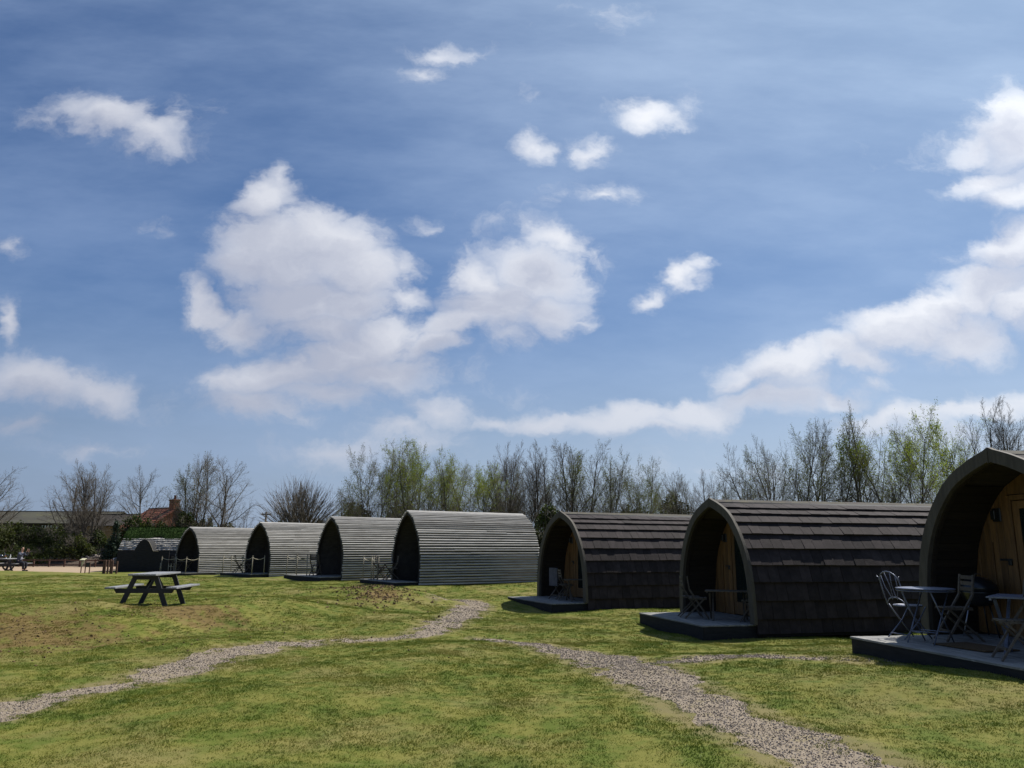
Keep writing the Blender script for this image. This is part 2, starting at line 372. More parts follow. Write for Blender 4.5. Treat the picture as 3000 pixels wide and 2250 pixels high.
M['jacket'] = surf('slate_blue_jacket', (0.085, 0.095, 0.13), (0.065, 0.075, 0.10), 12, rough=0.9)
M['shirt'] = surf('pale_shirt', (0.6, 0.6, 0.66), (0.5, 0.5, 0.56), 12, rough=0.9)
M['trousers'] = surf('dark_trousers', (0.02, 0.022, 0.03), (0.03, 0.032, 0.04), 12, rough=0.9)
M['orange'] = surf('amber_lens', (0.6, 0.25, 0.03), (0.5, 0.2, 0.03), 12, rough=0.3)
def glass_mat(name, col, rough=0.05):
    m, T, b = mat_base(name); b.inputs['Base Color'].default_value = (*col, 1); b.inputs['Roughness'].default_value = rough
    b.inputs['Specular IOR Level'].default_value = 0.6; b.inputs['IOR'].default_value = 1.5
    n = T.noise(None, 3, 2); bp = T.n.new('ShaderNodeBump'); bp.inputs['Strength'].default_value = 0.03
    T.l.new(n, bp.inputs['Height']); T.l.new(bp.outputs[0], b.inputs['Normal'])
    return m
M['glass'] = glass_mat('dark_window_glass', (0.012, 0.018, 0.016))
M['car_glass'] = glass_mat('blue_tinted_windscreen', (0.02, 0.05, 0.08), 0.03)
def bark(name, c1, c2):
    return surf(name, c1, c2, 1.5, (3, 3, 0.6), 0.9, 0.5, None, 0.12, 12, 0.2, 0, 'Object', 0.03)
M['bark'] = bark('grey_brown_bark', (0.10, 0.088, 0.075), (0.065, 0.055, 0.045))
M['twig'] = bark('twig_bark', (0.16, 0.14, 0.115), (0.11, 0.095, 0.075))
M['twig_pale'] = bark('pale_twig_bark', (0.21, 0.19, 0.15), (0.15, 0.13, 0.10))
def leaf(name, c1, c2, tr=0.4):
    m, T, b = mat_base(name)
    geo = T.n.new('ShaderNodeNewGeometry')
    n1 = T.noise(geo.outputs['Position'], 1.1, 3); n2 = T.noise(geo.outputs['Position'], 9, 2)
    col = T.mix(T.ramp(T.math('ADD', T.math('MULTIPLY', n1, 0.6), T.math('MULTIPLY', n2, 0.4)), 0.35, 0.65), c1, c2)
    T.l.new(col, b.inputs['Base Color']); b.inputs['Roughness'].default_value = 0.7; b.inputs['Specular IOR Level'].default_value = 0.2
    t = T.n.new('ShaderNodeBsdfTranslucent'); T.l.new(T.mix(1.0, col, (1.3, 1.5, 0.6), 'MULTIPLY'), t.inputs[0])
    mx = T.n.new('ShaderNodeMixShader'); mx.inputs[0].default_value = tr
    T.l.new(b.outputs[0], mx.inputs[1]); T.l.new(t.outputs[0], mx.inputs[2])
    out = next(n for n in T.n if n.type == 'OUTPUT_MATERIAL'); T.l.new(mx.outputs[0], out.inputs[0])
    return m
M['bud'] = leaf('spring_bud_leaf', (0.15, 0.175, 0.035), (0.19, 0.20, 0.055), 0.5)
M['bud_dull'] = leaf('olive_bud_leaf', (0.085, 0.095, 0.03), (0.12, 0.115, 0.042), 0.45)
M['bush'] = leaf('dark_hedge_leaf', (0.028, 0.042, 0.012), (0.055, 0.065, 0.018), 0.25)
M['bush_light'] = leaf('light_hedge_leaf', (0.042, 0.054, 0.015), (0.065, 0.07, 0.024), 0.25)
M['conifer'] = leaf('conifer_needle', (0.018, 0.034, 0.024), (0.03, 0.048, 0.03), 0.1)
M['ivy'] = leaf('ivy_leaf', (0.02, 0.026, 0.008), (0.035, 0.04, 0.014), 0.15)

# ------------------------------------------------------------------ ground heights
CP = np.array([(0,0,0),(0,4,0),(-3,5,-.01),(3,5,0),(-5,8.3,-.04),(3,8,0),(0,9,0),(-4.3,10.8,-.06),(-2.5,14,-.1),(0,13,-.03),(-.9,19,-.18),(-.4,16.5,-.12),
 (4.6,16.8,-.29),(3.2,17,-.29),(6,17,-.29),(8,20,-.27),(1.5,23,-.27),(0.2,23,-.27),(3,24,-.25),(3,27,-.2),(5.2,11.6,.10),(4.6,11.6,.07),(5,10,.13),(6.5,9.5,.21),(9,9,.21),(10,16,-.1),(2.3,11.5,0),(2.6,13.8,-.12),
 (-7.5,17,.24),(-7.0,16.4,.21),(-8.2,17.6,.22),(-9,19,.25),(-9.5,21,.25),(-12,22,.25),(-16,26,.27),(-6,23,.22),(-4.2,25,.16),(-3.2,22.5,.16),(-4.8,28.5,.12),(-3,30,.13),(-1,31,.13),(1,33,.13),(-2,36,.15),
 (-8.5,33.8,.05),(-7.5,36,.05),(-5,38,.08),(-13.5,40,-.05),(-11,43,-.05),(-19,45,-.2),(-16,48,-.2),(-23,48,-.1),(-23,50,-.1),(-20,34,.22),(-25,38,.19),(-14,33,.2),(-32,40,.15),
 (-30,48,-.1),(-27,46.5,-.1),(-35,50,-.1),(-30,55,-.1),(-25,60,-.1),(-40,60,-.1),(-6.8,12.4,.02),(-7.3,14,.26),(-8.6,11.6,.02),(-8,15.2,.34),(-9.6,13.2,.28),(-11,12.6,.30),(-12,10.6,.08),(-6.4,16.4,.28),(-5.6,14.2,.02),(-5,17.6,.22),(-4.6,15.6,-.02),(-4.2,16.5,.03),
 (-3.5,18.5,.05),(-2.2,20.5,.0),(-6.5,10.8,.0),(-7.5,9.5,-.02),(-3,9,.03),(-1.5,11.5,.02),(0,27,-.1),(-1.5,26,-.05),(10,27,-.2),(15,15,-.1),(14,35,-.1),(0,45,.1),(10,45,0),(-10,55,0),(30,40,0),(-40,20,.1),(-25,20,.2),(40,10,0),(0,-10,0),(0,70,0),(-20,80,0),(50,90,0)], float)
_rs = np.random.RandomState(5)
WV = [(_rs.uniform(0, 2*PI), 2*PI/L, A, _rs.uniform(0, 6.28)) for L, A in ((7, .030), (5.2, .026), (3.7, .022), (2.6, .017), (1.9, .010), (1.3, .006), (0.9, .0035), (0.62, .002))]
BRINK = [(-16, 12.2), (-11, 13.3), (-8.6, 13.4), (-7.2, 14.6), (-5.9, 16.2), (-4.6, 18.4), (-3.6, 21.0), (-2.9, 23.6), (-3.4, 26.0), (-6, 27.5)]
def ground_z(x, y):
    x = np.asarray(x, float); y = np.asarray(y, float); sh = np.broadcast(x, y).shape
    x = np.broadcast_to(x, sh).ravel(); y = np.broadcast_to(y, sh).ravel()
    num = np.zeros(len(x)); den = np.zeros(len(x))
    for (cx, cy, cz) in CP:
        w = 1.0/((x-cx)**2 + (y-cy)**2 + 0.9)**1.9
        num += w*cz; den += w
    z = num/den
    # the lawn on the left stands on a low bank: s is the distance to its brink, positive on top
    bs = np.full(len(z), -50.0); sgn = np.zeros(len(z)); dmin = np.full(len(z), 1e9)
    for i in range(len(BRINK)-1):
        ax_, ay_ = BRINK[i]; bx_, by_ = BRINK[i+1]; ex, ey = bx_-ax_, by_-ay_; LL = ex*ex+ey*ey
        t = np.clip(((x-ax_)*ex+(y-ay_)*ey)/LL, 0, 1); d = np.hypot(x-ax_-t*ex, y-ay_-t*ey); sd = np.sign(ex*(y-ay_)-ey*(x-ax_)); m = d < dmin
        dmin = np.where(m, d, dmin); sgn = np.where(m, sd, sgn)
    bs = dmin*sgn + .35*np.sin(x*1.7)+.25*np.sin(y*2.3+x)
    st = np.clip((bs+1.1)/1.6, 0, 1); st = st*st*(3-2*st)
    z = z + .20*np.clip((-3.2-x)/3, .45, 1)*st*np.exp(-(np.maximum(bs, 0)/2.3)**2) - .03*np.exp(-((bs+1.4)/1.0)**2)
    # old spoil heap
    z = z + .06*np.exp(-(((x+3.7)/1.0)**2+((y-22.8)/1.7)**2))
    amp = 0.75 + 1.1*np.exp(-(((x+8.5)/3.5)**2 + ((y-14.5)/3.5)**2)) + 1.2*np.exp(-(((x+3.6)/1.6)**2 + ((y-22.5)/2.4)**2))
    far = np.clip((75 - np.hypot(x, y))/30, 0, 1)
    for (a, k, A, ph) in WV:
        z = z + amp*far*A*np.sin(k*(x*math.cos(a) + y*math.sin(a)) + ph + 0.6*np.sin(0.37*k*(x*math.sin(a) - y*math.cos(a))))
    return z.reshape(sh)
def gz(x, y): return float(ground_z(np.array([x]), np.array([y]))[0])
def ghit(px, py):
    """ground point seen at a photo pixel"""
    r = ray(px, py); p = None
    Y = 4.0; prev = Y
    while Y < 120:
        q = Vector((0, 0, EYE)) + r*(Y/r.y)
        if q.z < gz(q.x, q.y):
            lo, hi = prev, Y
            for _ in range(14):
                mid = (lo+hi)/2; q = Vector((0, 0, EYE)) + r*(mid/r.y)
                if q.z < gz(q.x, q.y): hi = mid
                else: lo = mid
            return q
        prev = Y; Y *= 1.03
    return Vector((0, 0, EYE)) + r*(60/r.y)

# paths: centre points (photo pixel, half width in metres)
PATHS = [
 [(-260,2165,.36),(0,2098,.34),(150,2062,.28),(271,2037,.24),(420,2005,.27),(542,1966,.40),(650,1935,.40),(759,1908,.36),(860,1893,.28),(949,1885,.22),(1020,1881,.20),(1080,1878,.22),(1140,1874,.20),(1200,1868,.24)],
 [(1180,1872,.14),(1240,1858,.30),(1302,1833,.38),(1350,1808,.42),(1395,1785,.48),(1390,1768,.42),(1340,1759,.3),(1275,1754,.14)],
 [(1395,1871,.10),(1460,1877,.24),(1600,1893,.38),(1715,1916,.50),(1817,1940,.56),(1925,1985,.50),(2034,2038,.50),(2135,2086,.50),(2237,2133,.50),(2370,2184,.52),(2500,2237,.52),(2680,2310,.5)],
 [(1850,1950,.34),(1925,1938,.28),(2000,1930,.34),(2110,1918,.36),(2210,1912,.36),(2330,1916,.28),(2450,1921,.22),(2577,1926,.2),(2700,1935,.08)],
]
def path_curves():
    out = []
    for P in PATHS:
        pts = []
        for (px, py, w) in P:
            if py > 2260:
                q = at(px, py, 5.0); r = ray(px, py); q = Vector((0, 0, EYE)) + r*(EYE/-r.z); pts.append((q.x, q.y, w))
            else:
                q = ghit(px, py); pts.append((q.x, q.y, w))
        # catmull-rom
        res = []
        for i in range(len(pts)-1):
            p0 = np.array(pts[max(i-1, 0)]); p1 = np.array(pts[i]); p2 = np.array(pts[i+1]); p3 = np.array(pts[min(i+2, len(pts)-1)])
            n = max(2, int(np.hypot(*(p2-p1)[:2])/0.12))
            for k in range(n):
                t = k/n
                res.append(0.5*((2*p1)+(-p0+p2)*t+(2*p0-5*p1+4*p2-p3)*t*t+(-p0+3*p1-3*p2+p3)*t**3))
        res.append(np.array(pts[-1])); out.append(np.array(res))
    return out
CURVES = path_curves()
def hash_noise(x, y, L, seed):
    """smooth value noise"""
    x = np.asarray(x)/L; y = np.asarray(y)/L; xi = np.floor(x).astype(int); yi = np.floor(y).astype(int)
    fx = x-xi; fy = y-yi; fx = fx*fx*(3-2*fx); fy = fy*fy*(3-2*fy)
    def h(a, b):
        n = (a*374761393 + b*668265263 + seed*1274126177) & 0x7fffffff
        n = ((n ^ (n >> 13))*1274126177) & 0x7fffffff
        return ((n ^ (n >> 16)) & 0xffff)/65535.0
    return (h(xi, yi)*(1-fx)+h(xi+1, yi)*fx)*(1-fy) + (h(xi, yi+1)*(1-fx)+h(xi+1, yi+1)*fx)*fy
def path_mask(x, y):
    """1 in the middle of a path, 0 outside, ragged edges"""
    x = np.asarray(x, float); y = np.asarray(y, float); sh = x.shape; x = x.ravel(); y = y.ravel()
    best = np.full(len(x), -9.0)
    near = (y < 40) & (y > 3) & (x > -14) & (x < 12)
    xi = x[near]; yi = y[near]; b = np.full(len(xi), -9.0)
    for C in CURVES:
        for (cx, cy, w) in C[::1]:
            d = np.hypot(xi-cx, yi-cy); b = np.maximum(b, (w - d)/0.22)
    b = b + (hash_noise(xi, yi, .45, 1)-.5)*1.5 + (hash_noise(xi, yi, .16, 2)-.5)*1.1
    best[near] = b
    return np.clip(best, 0, 1).reshape(sh)

def path_near(x, y, fall=.45):
    sh = x.shape; x = x.ravel(); y = y.ravel(); out = np.zeros(len(x)); near = (y < 40) & (y > 3) & (x > -14) & (x < 12)
    xi = x[near]; yi = y[near]; b = np.full(len(xi), -9.0)
    for C in CURVES:
        for (cx, cy, w) in C: b = np.maximum(b, (w-np.hypot(xi-cx, yi-cy))/fall)
    out[near] = np.clip(1+b, 0, 1); return out.reshape(sh)
def axis(parts):
    out = []
    for a, b, s in parts: out += list(np.arange(a, b-1e-6, s))
    return np.array(out + [parts[-1][1]])
GX = axis([(-900,-300,150),(-300,-80,30),(-80,-40,5),(-40,-16,.7),(-16,9,.125),(9,16,.4),(16,40,2),(40,100,10),(100,300,40),(300,900,150)])
GY = axis([(-500,-60,100),(-60,-5,10),(-5,4,1),(4,27,.125),(27,46,.3),(46,64,1),(64,100,6),(100,300,40),(300,1500,200)])
XX, YY = np.meshgrid(GX, GY)
ZZ = ground_z(XX, YY)
PM = path_mask(XX, YY)
WORN = path_near(XX, YY)
yard = np.clip((YY-44.3)/.6, 0, 1)*np.clip((64-YY)/.6, 0, 1)*np.clip((-24.5-XX)/.6, 0, 1)*np.clip((XX+75)/.6, 0, 1)
ZG = ZZ - 0.022*np.clip(PM*1.6, 0, 1) - 0.10*yard
ny, nx = XX.shape
idx = np.arange(nx*ny).reshape(ny, nx)
quads = np.stack([idx[:-1, :-1], idx[:-1, 1:], idx[1:, 1:], idx[1:, :-1]], -1).reshape(-1, 4)

def grass_color(T, pos):
    """lawn colour by place: green, straw and brown patches (used by the turf and by the blades on it)"""
    a = T.noise(pos, 0.55, 5, 0.6, 0.3); b = T.noise(pos, 2.3, 5, 0.6, 0.2); c = T.noise(pos, 9, 4, 0.6)
    col = T.mix(T.ramp(b, 0.36, 0.62), (0.084, 0.110, 0.017), (0.152, 0.147, 0.033))
    col = T.mix(T.ramp(a, 0.47, 0.66, 0, 0.7), col, (0.190, 0.158, 0.060))
    col = T.mix(T.ramp(T.noise(pos, 0.9, 4, 0.6, 0.5), 0.42, 0.30, 0, 0.6), col, (0.060, 0.088, 0.016))
    col = T.mix(T.ramp(c, 0.52, 0.74, 0, 0.30), col, (0.24, 0.19, 0.075))
    # scorched, earthy bank and the old spoil heap
    m = None
    for (cx, cy, sx, sy) in ((-8.2, 13.2, 2.9, 1.5), (-6.3, 15.8, 1.6, 1.2), (-3.6, 22.3, 0.9, 1.7), (-4.9, 24.2, 0.9, 0.9), (-10.0, 11.6, 2.4, 1.1)):
        e = T.mapping(pos, (cx, cy, 0), (0, 0, 0), (sx, sy, 1e6), 'TEXTURE'); l = T.vm('LENGTH', e, out=1)
        v = T.math('SUBTRACT', 1.15, l); m = v if m is None else T.math('MAXIMUM', m, v)
    mm = T.math('ADD', m, T.math('MULTIPLY', T.math('SUBTRACT', T.noise(pos, 3.2, 5, 0.7), 0.5), 3.2))
    col = T.mix(T.ramp(mm, 0.15, 0.95, 0, 0.85), col, (0.145, 0.095, 0.040))
    mm2 = T.math('ADD', m, T.math('MULTIPLY', T.math('SUBTRACT', T.noise(pos, 9.0, 4, 0.7), 0.5), 5.5))
    col = T.mix(T.ramp(mm2, 1.25, 1.7, 0, 0.8), col, (0.045, 0.032, 0.018))
    return col
def ground_material():
    m, T, b = mat_base('lawn')
    geo = T.n.new('ShaderNodeNewGeometry'); pos = geo.outputs['Position']
    flat = T.vm('MULTIPLY', pos, (1, 1, 0))
    col = grass_color(T, flat)
    wa = T.n.new('ShaderNodeAttribute'); wa.attribute_name = 'worn'
    wn_ = T.math('ADD', wa.outputs['Fac'], T.math('MULTIPLY', T.math('SUBTRACT', T.noise(flat, 6, 5, 0.7), 0.5), 1.3))
    col = T.mix(T.ramp(wn_, 0.45, 1.0, 0, 0.7), col, (0.165, 0.135, 0.068))
    fine = T.noise(flat, 38, 4, 0.7); mid = T.noise(flat, 14, 4, 0.7)
    col = T.mix(T.ramp(fine, 0.40, 0.62, 0.0, 0.22), col, T.mix(1.0, col, (0.55, 0.58, 0.5), 'MULTIPLY'))
    T.l.new(col, b.inputs['Base Color']); b.inputs['Roughness'].default_value = 0.95; b.inputs['Specular IOR Level'].default_value = 0.1
    bp = T.n.new('ShaderNodeBump'); bp.inputs['Strength'].default_value = 0.35; bp.inputs['Distance'].default_value = 0.025
    T.l.new(T.math('ADD', T.math('MULTIPLY', fine, 0.8), T.math('MULTIPLY', mid, 0.15)), bp.inputs['Height']); T.l.new(bp.outputs[0], b.inputs['Normal'])
    return m
M['lawn'] = ground_material()
gm_ = np_mesh('ground', np.stack([XX, YY, ZG], -1).reshape(-1, 3), quads, M['lawn'], True)
wo_ = gm_.attributes.new('worn', 'FLOAT', 'POINT'); wo_.data.foreach_set('value', WORN.ravel().astype(np.float32))
go = link('ground', gm_); tag(go, kind='structure')

def gravel_material(name, c1, c2, c3, sc=45):
    m, T, b = mat_base(name)
    geo = T.n.new('ShaderNodeNewGeometry'); pos = geo.outputs['Position']
    vo = T.n.new('ShaderNodeTexVoronoi'); vo.inputs['Scale'].default_value = sc; T.l.new(pos, vo.inputs['Vector'])
    sepc = T.n.new('ShaderNodeSeparateColor'); T.l.new(vo.outputs['Color'], sepc.inputs[0])
    n = T.noise(pos, 3.0, 5, 0.65)
    col = T.mix(sepc.outputs[0], c1, c2)
    col = T.mix(T.ramp(n, 0.5, 0.7, 0, 0.7), col, c3)
    T.l.new(col, b.inputs['Base Color']); b.inputs['Roughness'].default_value = 0.9; b.inputs['Specular IOR Level'].default_value = 0.2
    bp = T.n.new('ShaderNodeBump'); bp.inputs['Strength'].default_value = 0.8; bp.inputs['Distance'].default_value = 0.012
    T.l.new(vo.outputs['Distance'], bp.inputs['Height']); bp.invert = True; T.l.new(bp.outputs[0], b.inputs['Normal'])
    return m
M['gravel'] = gravel_material('path_gravel', (0.17, 0.135, 0.095), (0.25, 0.205, 0.155), (0.18, 0.15, 0.07))
M['yard'] = gravel_material('pale_yard_grit', (0.30, 0.225, 0.155), (0.36, 0.27, 0.185), (0.27, 0.20, 0.135), 20)
# path sheets draped a little under the old lawn level, wider than the worn strip so the turf edge is ragged
for C, nm in zip(CURVES, ('path', 'path', 'path', 'path')):
    V = []; n = 9; L_ = len(C)
    for i in range(L_):
        d = C[min(i+1, L_-1)][:2] - C[max(i-1, 0)][:2]; d /= np.hypot(*d)+1e-9; s = np.array([-d[1], d[0]])
        w = C[i][2] + 0.26
        for k in range(n):
            t = (k/(n-1)*2 - 1)*w; V.append((C[i][0]+s[0]*t, C[i][1]+s[1]*t))
    V = np.array(V); off = {0: .0085, 1: .0085, 2: .0085, 3: .0125}[[id(c) for c in CURVES].index(id(C))]
    z = ground_z(V[:, 0], V[:, 1]) - off
    ii = np.arange(L_*n).reshape(L_, n)
    q = np.stack([ii[:-1, :-1], ii[:-1, 1:], ii[1:, 1:], ii[1:, :-1]], -1).reshape(-1, 4)[:, ::-1]
    tag(link(nm, np_mesh(nm, np.column_stack([V, z]), q, M['gravel'], True)), kind='structure')
# grit yard beyond the lawn
yx = np.linspace(-72, -24.6, 60); yy = np.linspace(44.4, 63.5, 24); A, B = np.meshgrid(yx, yy); Zy = ground_z(A, B) - 0.02
ii = np.arange(A.size).reshape(A.shape)
tag(link('gravel_yard', np_mesh('gravel_yard', np.stack([A, B, Zy], -1).reshape(-1, 3), np.stack([ii[:-1, :-1], ii[:-1, 1:], ii[1:, 1:], ii[1:, :-1]], -1).reshape(-1, 4), M['yard'], True)), kind='structure')

# ------------------------------------------------------------------ grass and gravel (geometry nodes over scattered points)
def gn_scatter(obj, mat, kind, variants=4):
    ng = bpy.data.node_groups.new(obj.name + '_scatter', 'GeometryNodeTree')
    ng.interface.new_socket('Geometry', in_out='INPUT', socket_type='NodeSocketGeometry')
    ng.interface.new_socket('Geometry', in_out='OUTPUT', socket_type='NodeSocketGeometry')
    N = ng.nodes; Lk = ng.links
    gi = N.new('NodeGroupInput'); go_ = N.new('NodeGroupOutput')
    join = N.new('GeometryNodeJoinGeometry')
    def rv(lo, hi, seed, vec=True):
        r = N.new('FunctionNodeRandomValue'); r.data_type = 'FLOAT_VECTOR' if vec else 'FLOAT'
        if vec: r.inputs[0].default_value = lo; r.inputs[1].default_value = hi; r.inputs['Seed'].default_value = seed; return r.outputs[0]
        r.inputs[2].default_value = lo; r.inputs[3].default_value = hi; r.inputs['Seed'].default_value = seed; return r.outputs[1]
    for k in range(variants):
        if kind == 'blades':
            pt = N.new('GeometryNodePoints'); pt.inputs['Count'].default_value = 44
            Lk.new(rv((-.07, -.07, -.004), (.07, .07, 0), 10+k), pt.inputs['Position'])
            cone = N.new('GeometryNodeMeshCone'); cone.fill_type = 'NONE'
            cone.inputs['Vertices'].default_value = 3; cone.inputs['Radius Top'].default_value = 0.0005; cone.inputs['Radius Bottom'].default_value = 0.0028; cone.inputs['Depth'].default_value = 0.024
            ins = N.new('GeometryNodeInstanceOnPoints'); Lk.new(pt.outputs[0], ins.inputs['Points']); Lk.new(cone.outputs[0], ins.inputs['Instance'])
            Lk.new(rv((-1.15, -1.15, 0), (1.15, 1.15, 6.28), 30+k), ins.inputs['Rotation']); Lk.new(rv((.6, .6, .4), (1.3, 1.3, 1.15), 50+k), ins.inputs['Scale'])
            rl = N.new('GeometryNodeRealizeInstances'); Lk.new(ins.outputs[0], rl.inputs[0]); g = rl.outputs[0]
        else:
            ico = N.new('GeometryNodeMeshIcoSphere'); ico.inputs['Radius'].default_value = 0.0072; ico.inputs['Subdivisions'].default_value = 1
            sp = N.new('GeometryNodeSetPosition'); Lk.new(ico.outputs[0], sp.inputs[0]); Lk.new(rv((-.004,)*3, (.004,)*3, 70+k), sp.inputs['Offset']); g = sp.outputs[0]
        g2 = N.new('GeometryNodeGeometryToInstance'); Lk.new(g, g2.inputs[0]); Lk.new(g2.outputs[0], join.inputs[0])
    main = N.new('GeometryNodeInstanceOnPoints'); Lk.new(gi.outputs[0], main.inputs['Points']); Lk.new(join.outputs[0], main.inputs['Instance'])
    main.inputs['Pick Instance'].default_value = True
    ri = N.new('FunctionNodeRandomValue'); ri.data_type = 'INT'; ri.inputs[4].default_value = 0; ri.inputs[5].default_value = variants-1; Lk.new(ri.outputs[2], main.inputs['Instance Index'])
    at_ = N.new('GeometryNodeInputNamedAttribute'); at_.data_type = 'FLOAT'; at_.inputs[0].default_value = 'sc'
    vm = N.new('ShaderNodeVectorMath'); vm.operation = 'SCALE'
    Lk.new(rv((.75, .75, .7), (1.25, 1.25, 1.3), 3), vm.inputs[0]); Lk.new(at_.outputs[0], vm.inputs['Scale']); Lk.new(vm.outputs[0], main.inputs['Scale'])
    Lk.new(rv((0, 0, 0), (0.1, 0.1, 6.28) if kind == 'blades' else (3, 3, 6.28), 5), main.inputs['Rotation'])
    sm = N.new('GeometryNodeSetMaterial'); sm.inputs['Material'].default_value = mat
    Lk.new(main.outputs[0], sm.inputs[0]); Lk.new(sm.outputs[0], go_.inputs[0])
    md = obj.modifiers.new('scatter', 'NODES'); md.node_group = ng
def scatter_obj(name, pts, sc, mat, kind):
    me = bpy.data.meshes.new(name); me.vertices.add(len(pts)); me.vertices.foreach_set('co', np.asarray(pts, np.float32).ravel())
    a = me.attributes.new('sc', 'FLOAT', 'POINT'); a.data.foreach_set('value', np.asarray(sc, np.float32))
    me.materials.append(mat)
    o = link(name, me); tag(o, kind='stuff'); gn_scatter(o, mat, kind); return o
def blade_material():
    m, T, b = mat_base('grass_blade')
    geo = T.n.new('ShaderNodeNewGeometry'); flat = T.vm('MULTIPLY', geo.outputs['Position'], (1, 1, 0))
    col = grass_color(T, flat)
    oi = T.n.new('ShaderNodeObjectInfo')
    n = T.noise(geo.outputs['Position'], 90, 2, 0.6)
    col = T.mix(T.ramp(n, 0.54, 0.74, 0, 0.25), col, (0.26, 0.25, 0.09))
    col = T.mix(1.0, col, (1.75, 1.95, 1.35), 'MULTIPLY')
    T.l.new(col, b.inputs['Base Color']); b.inputs['Roughness'].default_value = 0.55; b.inputs['Specular IOR Level'].default_value = 0.25
    t = T.n.new('ShaderNodeBsdfTranslucent'); T.l.new(col, t.inputs[0])
    mx = T.n.new('ShaderNodeMixShader'); mx.inputs[0].default_value = 0.55
    T.l.new(b.outputs[0], mx.inputs[1]); T.l.new(t.outputs[0], mx.inputs[2])
    out = next(n for n in T.n if n.type == 'OUTPUT_MATERIAL'); T.l.new(mx.outputs[0], out.inputs[0])
    return m
M['blade'] = blade_material()
rs = np.random.RandomState(11)
def jitter_grid(y0, y1, step, half=0.72):
    xs = np.arange(-half*y1-1, half*y1+1, step); ys_ = np.arange(y0, y1, step)
    a, b = np.meshgrid(xs, ys_); a = a.ravel() + rs.uniform(-.5, .5, a.size)*step; b = b.ravel() + rs.uniform(-.5, .5, b.size)*step
    k = np.abs(a) < half*b + 0.6
    return a[k], b[k]
PX, PY, PS = [], [], []
for y0, y1, st, sc in ((4.8, 10, .070, .85), (10, 15, .085, 1.0), (15, 22, .12, 1.2), (22, 34, .20, 1.5)):
    a, b = jitter_grid(y0, y1, st); PX.append(a); PY.append(b); PS.append(np.full(len(a), sc))
PX = np.concatenate(PX); PY = np.concatenate(PY); PS = np.concatenate(PS)
pmk = path_mask(PX, PY); keep = (pmk < 0.30) | (rs.uniform(0, 1, len(PX)) < .10*(1.15-pmk) + .22*(hash_noise(PX, PY, .35, 21) > .68)*(pmk < .85))
tuft = hash_noise(PX, PY, .5, 9)
PS = PS*(0.72 + 0.55*tuft)
keep &= rs.uniform(0, 1, len(PX)) < (0.78 + 0.30*tuft)*(1-.55*path_near(PX, PY, .35))
PX, PY, PS = PX[keep], PY[keep], PS[keep]
# strays growing in the gravel
grass = scatter_obj('grass', np.column_stack([PX, PY, ground_z(PX, PY)-0.004]), PS, M['blade'], 'blades')
grass['label'] = 'short mown spring grass with straw coloured tips across the lawn'
gx, gy, gs = [], [], []
for C in CURVES:
    for (cx, cy, w) in C:
        dist = math.hypot(cx, cy)
        n = int((230 if dist < 10 else 150 if dist < 15 else 60)*w/0.4)
        a = rs.uniform(0, 2*PI, n); r_ = np.sqrt(rs.uniform(0, 1, n))*(w+0.34)
        gx.append(cx+np.cos(a)*r_); gy.append(cy+np.sin(a)*r_); gs.append(np.full(n, 0.8 if dist < 10 else 1.0 if dist < 15 else 1.35))
gx = np.concatenate(gx); gy = np.concatenate(gy); gs = np.concatenate(gs)*rs.uniform(.45, 1.35, len(gx))
pm = path_mask(gx, gy); k = (pm > 0.25) | (rs.uniform(0, 1, len(gx)) < .10)
gx, gy, gs = gx[k], gy[k], gs[k]
def stone_mat():
    m, T, b = mat_base('gravel_stone')
    geo = T.n.new('ShaderNodeNewGeometry')
    wn = T.n.new('ShaderNodeTexWhiteNoise'); T.l.new(T.vm('SNAP', geo.outputs['Position'], (.02, .02, .02)), wn.inputs[0])
    col = T.mix(wn.outputs[0], (0.13, 0.102, 0.078), (0.34, 0.285, 0.235))
    col = T.mix(T.ramp(T.noise(geo.outputs['Position'], 2.5, 4), .45, .7, 0, .5), col, (0.24, 0.19, 0.13))
    T.l.new(col, b.inputs['Base Color']); b.inputs['Roughness'].default_value = 0.8
    return m
M['pebble'] = stone_mat()
gravel = scatter_obj('gravel', np.column_stack([gx, gy, ground_z(gx, gy)-0.006]), gs, M['pebble'], 'stones')
gravel['label'] = 'loose grey and pinkish gravel on the worn paths'
# clods of earth on the bank and the old heap
cx_, cy_ = [], []
for (x0, y0, sx, sy, n) in ((-8.3, 13.2, 1.7, .9, 420), (-6.2, 15.9, 1.2, .8, 90), (-3.6, 22.6, .55, 1.1, 330), (-4.6, 24.0, .7, .5, 180), (-7, 19, 4, 3, 60), (-10, 11.8, 1.4, .6, 220), (-3, 16, 3, 3, 50)):
    cx_.append(rs.normal(x0, sx, n)); cy_.append(rs.normal(y0, sy, n))
cx_ = np.concatenate(cx_); cy_ = np.concatenate(cy_)
clods = scatter_obj('soil_clods', np.column_stack([cx_, cy_, ground_z(cx_, cy_)+.005]), rs.uniform(.6, 2.6, len(cx_))*np.where(cy_ > 18, 1.9, 1.0), M['soil'], 'stones')
clods['label'] = 'crumbs of dark earth scattered on the bank and the old heap'


